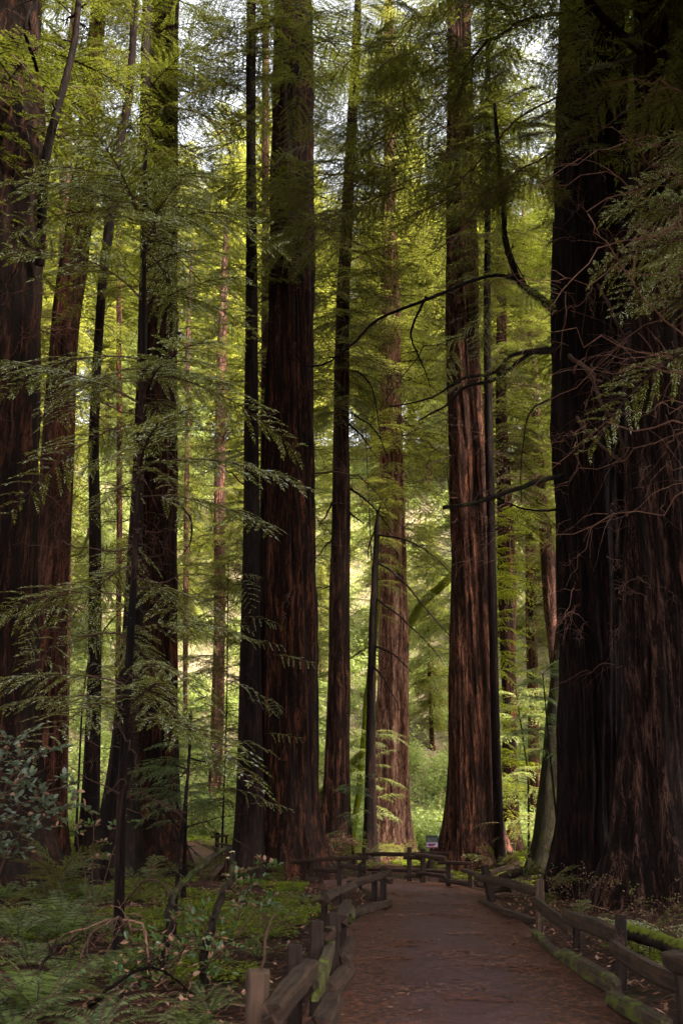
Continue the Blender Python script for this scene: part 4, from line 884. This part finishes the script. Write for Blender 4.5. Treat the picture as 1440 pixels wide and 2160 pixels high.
# broken grey stem with pale bracket fungi
Yb = 31; b = W(484, 1858, Yb); g = ghs(b[0], Yb)
e = empty('broken_stump', (b[0], Yb, g), 'grey broken stump with pale bracket fungi, left of the central redwood', 'stump')
limb(e, [(b[0], Yb, g-.2), W(485, 1830, Yb), W(486, 1797, Yb)], (.13, .12), BARKF, 'stem', 10, 62, .004, 0)
FUN = plain('bracket_fungus', (.62, .5, .3))
for x_, y_ in ((489, 1797), (483, 1810), (480, 1846)):
    p = W(x_, y_, Yb-.12)-np.array(e.location); mb = MB(); mb.add(*tube([p+[0, 0, -.03], p+[0, 0, 0], p+[0, 0, .025], p+[0, 0, .035]], [.03, .10, .085, .01], 12)); link('bracket_fungus', mb.mesh('bracket_fungus', [FUN], True), e)

# ------------------------------------------------------------------ small interpretive sign behind the far fence
sg = atY(910, 1790, 40); Ys = 40
e = empty('trail_sign', (sg[0][0], Ys, ghs(sg[0][0], Ys)), 'small two tone trail sign on a wooden post behind the far fence', 'sign')
s_ = sg[1]/F
def slab(name, x0, y0, x1, y1, Y, th, m, par=e, out=0.0):
    a = W(x0, y0, Y)-np.array(e.location); b = W(x1, y1, Y)-np.array(e.location); X0, X1, Z0, Z1 = a[0], b[0], b[2], a[2]
    V = np.array([[x, y, z] for y in (-out-th, -out) for z in (Z0, Z1) for x in (X0, X1)])
    Q = [(0, 1, 3, 2), (5, 4, 6, 7), (1, 5, 7, 3), (4, 0, 2, 6), (2, 3, 7, 6), (4, 5, 1, 0)]
    return link(name, new_mesh(name, V, Q, mats=[m]), par)
slab('post', 906, 1780, 914, 1852, Ys, .10, POST)
slab('board', 897, 1762, 923, 1789, Ys, .03, plain('sign_green', (.016, .022, .016)), out=.102)
slab('picture_panel', 898, 1777, 922, 1788, Ys, .006, plain('sign_white', (.26, .22, .32)), out=.134)
# dark red animal-like blot and the red base band of the picture
V = [W(x, y, Ys)-np.array(e.location)+[0, -.145, 0] for x, y in [(900, 1781), (904, 1779), (911, 1779.5), (919, 1778.5), (917, 1782), (913, 1784.5), (906, 1785), (902, 1783.5)]]
cen = sum(V)/8; V = np.array([*V, cen]); V2 = V+[0, .004, 0]
link('picture_motif', new_mesh('picture_motif', np.vstack([V, V2]), [(i, (i+1) % 8, 9+(i+1) % 8, 9+i) for i in range(8)], [(i, (i+1) % 8, 8) for i in range(8)], [plain('sign_red', (.10, .010, .018))]), e)
slab('base_band', 898, 1786.5, 922, 1789, Ys, .004, bpy.data.materials['sign_red'], out=.142)
mb = MB()
tx = link('lettering', (lambda: (lambda V, Q: new_mesh('lettering', V, Q, mats=[plain('sign_letter', (.14, .15, .13))]))(*(lambda rows: (np.vstack([rw[0] for rw in rows]), np.vstack([np.array([[0, 1, 2, 3]])+4*i for i in range(len(rows))])))(
    [(np.array([W(x0, y0, Ys)-np.array(e.location)+[0, -.1355, 0], W(x1, y0, Ys)-np.array(e.location)+[0, -.1355, 0], W(x1, y0+.5, Ys)-np.array(e.location)+[0, -.1355, 0], W(x0, y0+.5, Ys)-np.array(e.location)+[0, -.1355, 0]]),)
     for y0 in (1768, 1770.2, 1772.4, 1774.6) for x0, x1 in ((900, 904.5), (905.3, 909), (910, 915), (916, 920))])))(), e)

# ------------------------------------------------------------------ ferns
def fern_mesh(seed, n, Lf, m=FERN):
    r = np.random.RandomState(seed); mb = MB()
    for q in range(n):
        a = q/n*6.28+r.uniform(-.3, .3); L = Lf*r.uniform(.65, 1.15); u = np.linspace(0, 1, 14)
        el = r.uniform(.7, 1.25); out = L*(u*math.cos(el)+.35*u*u); z = L*(u*math.sin(el)-(.45+.25*r.rand())*u**2.2)
        P = np.stack([out*math.cos(a), out*math.sin(a), z], 1)
        mb.add(*tube(P, np.linspace(.006, .0015, 14), 3), 1)
        npn = 26; uu = np.linspace(.14, .985, npn); C = np.stack([np.interp(uu, u, P[:, k]) for k in range(3)], 1); T = unit(np.gradient(C, axis=0))
        side = unit(np.cross(T, [0, 0, 1.0])); w_ = L*.17*np.sin(np.clip((uu-.05)*PI*.98, 0, PI))**.7*(1-.35*uu)
        for sd in (-1, 1):
            d = unit(side*sd+T*.35+np.array([0, 0, -.22])+r.normal(0, .06, C.shape)); mb.add(*leafquads(C, d, T, w_, L*.025), 0)
    return mb.mesh('fern', [m, TWIG])
fms = [fern_mesh(401, 13, .85), fern_mesh(402, 10, .7), fern_mesh(403, 16, 1.0), fern_mesh(404, 8, .55)]
r = np.random.RandomState(19); pts_ = []
def fern(x, y, k, s, lab, grp=None):
    o = link('sword_fern', fms[k]); o.location = (x, y, ghs(x, y)-.02); o.rotation_euler = (r.uniform(-.15, .15), r.uniform(-.15, .15), r.uniform(0, 6.28)); o.scale = (s,)*3
    tag(o, lab, 'fern', grp); pts_.append((x, y))
for x0, x1, y0, y1, nn, k3, sc, fl in [(-40, 130, 1990, 2200, 17, (0, 2), 1.1, 'big arching sword fern in the lower left corner of the bed'), (130, 250, 1960, 2200, 9, (0, 2), 1.05, 'sword fern between the corner of the bed and the foot of the thin sapling'),
    (-40, 250, 1890, 1990, 17, (0, 2), 1.05, 'sword fern in the thick fern mass below the far left trunk'),
    (250, 560, 1900, 2190, 22, (1, 3), .8, 'smaller sword fern among sorrel and shrubs right of the thin sapling'), (-20, 230, 1862, 1905, 7, (0, 2), 1.0, 'sword fern at the back edge of the bed against the trunks'),
    (560, 680, 1885, 1960, 7, (3, 1), .9, 'small sword fern close behind the near left fence'), (400, 560, 2080, 2240, 5, (0, 1), .7, 'low sword fern beside the first square fence post')]:
    for q in range(nn):
        p = atz(r.uniform(x0, x1), r.uniform(y0, y1))
        if pdist(p[0], p[1]) < 2.0 or any((p[0]-a)**2+(p[1]-b)**2 < .45**2 for a, b in pts_): continue
        fern(p[0], p[1], k3[q % 2], sc*r.uniform(.7, 1.25), fl, 'sword ferns in the left fern bed')
for x_, y_, s, lab in [(1385, 2010, .5, 'small pale fern right of the mossy log'), (1240, 1935, .5, 'small fern behind the top rail of the right fence'), (975, 1790, .8, 'small fern at the foot of the reddish brown redwood')]:
    p = atz(x_, max(y_, 1850)); fern(p[0], p[1], 3, s, lab)

# ------------------------------------------------------------------ broad leaved shrubs
def shrub(name, base, stems, nl, ll, label, seed, leafm=LEAFB, m=TWIG, dead=0.0, rad=.015, cat='shrub'):
    """stems: lists of world points; leaves cluster along the outer part of each stem's twigs"""
    r = np.random.RandomState(seed); e = empty(name, base, label, cat); b = np.array(e.location); wood = MB(); C, D = [], []
    for pts in stems:
        n = 7*len(pts); P = wander(catmull(np.array(pts)-b, n), r, .01); wood.add(*tube(P, np.linspace(rad, rad*.35, n), 5))
        for q in range(nl):
            i0 = r.randint(int(n*.3), n); d = unit(r.normal(0, 1, 3)*[1, 1, .5]+unit(P[-1]-P[0])*.5); L = r.uniform(.12, .45); u = np.linspace(0, 1, 6)[:, None]
            T = wander(P[i0]+d*L*u-np.array([0, 0, .2])*L*u*u, r, .02*L); wood.add(*tube(T, np.linspace(rad*.3, .0015, 6), 3))
            for s in range(2, 6):
                for _ in range(2): C.append(T[s]); D.append(unit(d+r.normal(0, .8, 3)*[1, 1, .5]))
    C = np.array(C); D = np.array(D); up = unit(r.normal(0, .45, C.shape)+[0, 0, 1]); Nn = unit(np.cross(D, up)); Lf = ll*r.uniform(.6, 1.3, len(C))[:, None]; nn = unit(np.cross(Nn, D))
    w2 = Lf*.27; V = np.stack([C, C+D*Lf*.3+Nn*w2+nn*w2*.3, C+D*Lf*.72+Nn*w2*.8+nn*w2*.3, C+D*Lf, C+D*Lf*.72-Nn*w2*.8+nn*w2*.3, C+D*Lf*.3-Nn*w2+nn*w2*.3], 1)
    i6 = np.arange(len(C))[:, None]*6; Q = np.concatenate([i6+[0, 1, 2, 3], i6+[0, 3, 4, 5]]); dm = (r.rand(len(C)) < dead).astype(int); 
    link('stems', wood.mesh('stems', [m], True), e)
    link('leaves', new_mesh('leaves', V.reshape(-1, 3), Q, mats=[leafm, LEAFD], qm=np.concatenate([dm, dm])), e)
    return e
def G(px, py, Y): p = W(px, py, Y); return [p[0], Y, ghs(p[0], Y)]
shrub('hazel_shrub', G(-40, 1900, 12.5), [[G(-40, 1900, 12.5), W(-20, 1760, 12.3), W(30, 1640, 12), W(90, 1590, 11.8)], [G(-40, 1900, 12.5), W(0, 1780, 12), W(60, 1700, 11.8), W(140, 1660, 11.6)],
      [G(-40, 1900, 12.5), W(-30, 1700, 12.6), W(0, 1600, 12.4), W(40, 1560, 12.4)], [G(-40, 1900, 12.5), W(20, 1800, 12.2), W(80, 1740, 12), W(150, 1700, 11.8)], [G(-40, 1900, 12.5), W(-30, 1780, 12), W(-10, 1690, 11.6), W(60, 1640, 11.3)]], 24, .085,
      'grey green broad leaved shrub reaching in at the left edge above the ferns', 501, dead=.09, leafm=LEAFG)
shrub('leafy_shrub', G(500, 1930, 18.5), [[G(500, 1930, 18.5), W(515, 1870, 18.3), W(540, 1825, 18)], [G(500, 1930, 18.5), W(530, 1870, 18.4), W(575, 1820, 18)], [G(500, 1930, 18.5), W(495, 1880, 18), W(500, 1835, 18)]], 9, .11,
      'small shrub with bright leaves and dried pink ones before the central redwood', 502, dead=.28)
shrub('leafy_shrub', G(350, 2080, 12), [[G(350, 2080, 12), W(380, 2010, 11.9), W(420, 1960, 11.8)], [G(350, 2080, 12), W(330, 2030, 12), W(300, 1980, 12)], [G(360, 2080, 12), W(420, 2040, 11.7), W(480, 1990, 11.4)],
      [G(340, 2080, 12), W(300, 2070, 11.6), W(250, 2060, 11.4)], [G(350, 2080, 12), W(360, 2000, 12.4), W(370, 1930, 12.6)]], 15, .08,
      'tangled shrub of pale green and dead brown leaves in the middle of the bed', 503, dead=.3)
shrub('leafy_shrub', G(450, 2000, 14), [[G(450, 2000, 14), W(460, 1930, 14), W(500, 1880, 14)], [G(450, 2000, 14), W(430, 1950, 14), W(400, 1900, 14)], [G(455, 2000, 14), W(520, 1950, 13.8), W(560, 1900, 14)]], 9, .085,
      'low leafy shrub around the mossy bent stem near the fence', 504, dead=.12)
shrub('leafy_shrub', G(200, 1850, 20), [[G(200, 1850, 20), W(200, 1770, 20), W(190, 1700, 20)], [G(200, 1850, 20), W(170, 1790, 20), W(150, 1745, 20)], [G(205, 1850, 20), W(240, 1780, 20), W(260, 1720, 20)]], 7, .10,
      'sparse shrub with curled dry leaves below the bent dark trunk', 505, dead=.5)
shrub('twiggy_bush', G(680, 1800, 38), [[G(680, 1800, 38), W(660+q*12, 1790, 38), W(640+q*17, 1768+abs(q-3)*3, 38)] for q in range(7)], 14, .09,
      'brownish twiggy bush at the foot of the straight dark redwood', 506, leafm=LEAFD, dead=.5)
shrub('bare_brush', G(1180, 1900, 22), [[G(1180+q*9, 1900, 22), W(1165+q*14, 1868, 21.6), W(1140+q*19, 1825+(q*37 % 45), 21.2)] for q in range(9)], 7, .035,
      'tangle of bare twigs at the foot of the giant redwood', 507, leafm=LEAF, m=TWIG, dead=.5, rad=.009)
shrub('bare_brush', G(1100, 1890, 27), [[G(1100+q*7, 1890, 27), W(1095+q*10, 1850, 27), W(1070+q*16, 1800+(q*29 % 40), 27)] for q in range(8)], 9, .09,
      'green twiggy brush behind the set back fence', 508, leafm=LEAF, m=TWIG, dead=.1)
shrub('bare_brush', G(1340, 1960, 15), [[G(1330+q*18, 1990, 14.5), W(1330+q*16, 1930, 14.2), W(1325+q*17, 1870+(q*31 % 50), 14)] for q in range(8)], 6, .035,
      'bare twigs standing behind the mossy log at the right edge', 509, leafm=LEAF, m=TWIG, dead=.4, rad=.008)
def sprout(px, py, Y, n, L, h, label, seed, temps=MED, mats=None, name='redwood_sprout'):
    b = G(px, py, Y); r = np.random.RandomState(seed); e = empty(name, b, label, 'sprout'); mb = MB()
    pos = np.stack([r.normal(0, .12, n), r.normal(0, .12, n), r.uniform(.02, h, n)], 1)
    place(mb, temps, pos, r.uniform(0, 6.28, n), r.uniform(.1, 1.0, n), r.uniform(-.4, .4, n), L*r.uniform(.6, 1.2, n), r)
    link('foliage', mb.mesh('foliage', mats or [LEAF, TWIG]), e)
for a in [(1400, 1900, 13.6, 9, .85, .5, 'green redwood sprout behind the mossy log at the right edge', 601, FINE, [LEAFN, TWIG]), (1352, 1950, 14.5, 6, .6, .3, 'small sprout at the broken end of the mossy log', 602, FINE),
          (1225, 1900, 17, 7, .6, .4, 'little sprout before the foot of the giant redwood', 603, FINE), (1165, 1850, 22, 8, .8, .6, 'sprout between the set back fence and the giant redwood', 604, FINE),
          (690, 1850, 39, 16, 1.3, .5, 'feathery sprout left of the straight dark redwood', 605), (752, 1850, 44, 14, 1.3, .6, 'bright feathery sprout between the straight dark redwood and the snag', 606, MED, [LEAFF, TWIG]),
          (850, 1850, 50, 14, 1.5, .6, 'bright sprout at the right foot of the pale trunk', 607, MED, [LEAFF, TWIG]), (1062, 1850, 41, 12, 1.2, .5, 'dark sprout at the right foot of the reddish brown redwood', 608),
          (930, 1850, 41, 9, .9, .3, 'small sprout at the left foot of the reddish brown redwood', 609), (604, 1870, 32, 10, .8, .3, 'low sprout at the foot of the central redwood', 610, FINE),
          (300, 1880, 26, 14, 1.2, .4, 'wide sprout between the two thin stems in the bed', 611, FINE), (120, 1880, 25, 16, 1.4, .6, 'wide dark sprout under the far left trunks', 612, FINE), (425, 1850, 36, 12, 1.2, .4, 'soft sprout beside the far stretch of path', 613)]:
    sprout(*a)
# more bare twigs and fallen sticks in the bed
for q, (lab, pts) in enumerate([
    ('thick fallen branch lying in the bed left of the first fence post', [G(180, 2120, 10.5), W(250, 2075, 10.7), W(330, 2050, 11), G(420, 2080, 11.5)]),
    ('dark fallen stick behind the arching branch', [G(240, 1900, 21), W(300, 1860, 20), W(345, 1872, 19.6), G(370, 1900, 19)]),
    ('dead stick pointing up out of the ferns at lower left', [G(60, 2080, 10.6), W(110, 2010, 10.8), W(160, 1975, 11)]),
    ('leaning twig beside the small pale fern', [G(540, 2010, 12), W(560, 1960, 12.2), W(585, 1925, 12.4)])]):
    e = empty('fallen_branch', pts[0], lab, 'branch'); limb(e, pts, (.022, .008), TWIG if q % 2 else BARKD, 'stem', seed=90+q, twigs=8, amp=.008, tl=.5)
# mossy bent stems arching over the bed
MST = 'bent_stem'
for lab, pts, r0, r1, m, tw in [
    ('mossy bent stem forking over the fern bed toward the far path', [G(345, 2040, 12.5), W(355, 1960, 12.6), W(358, 1900, 12.8), W(385, 1850, 13), W(430, 1815, 13.2), W(462, 1795, 13.4), W(485, 1792, 13.6)], .05, .03, BARKM, 3),
    ('leaning mossy stem beside the near left fence', [G(430, 2040, 12), W(437, 2000, 12), W(452, 1945, 12), W(468, 1880, 12.2), W(488, 1840, 12.4), W(492, 1800, 12.6)], .055, .03, BARKM, 2),
    ('bare arching branch over the ferns like a low hoop', [G(330, 2010, 12.5), W(310, 1975, 12.3), W(270, 1957, 12), W(235, 1945, 11.8), W(185, 1985, 11.6), G(150, 2040, 11.4)], .022, .012, TWIG, 8),
    ('thin pale branch bowed across the thin foreground sapling', [G(335, 1995, 12), W(310, 1962, 12), W(280, 1948, 12), W(240, 1944, 12), W(190, 1952, 12), W(150, 1968, 12)], .016, .007, TWIGP, 6)]:
    e = empty(MST, pts[0], lab, 'branch'); TREES[lab] = (e,)
    limb(e, pts, (r0, r1), m, 'stem', seed=len(lab), twigs=tw, amp=.008, tl=.4)
e = empty('bare_sapling', G(372, 1880, 16), 'bare thin sapling stem leaning from the bed up to the striped redwood', 'sapling')
limb(e, [G(372, 1880, 16), W(378, 1800, 16.3), W(388, 1720, 16.6), W(394, 1600, 17), W(396, 1515, 17)], (.035, .022), BARKD, 'stem', seed=71, twigs=12, amp=.006, tl=.8)
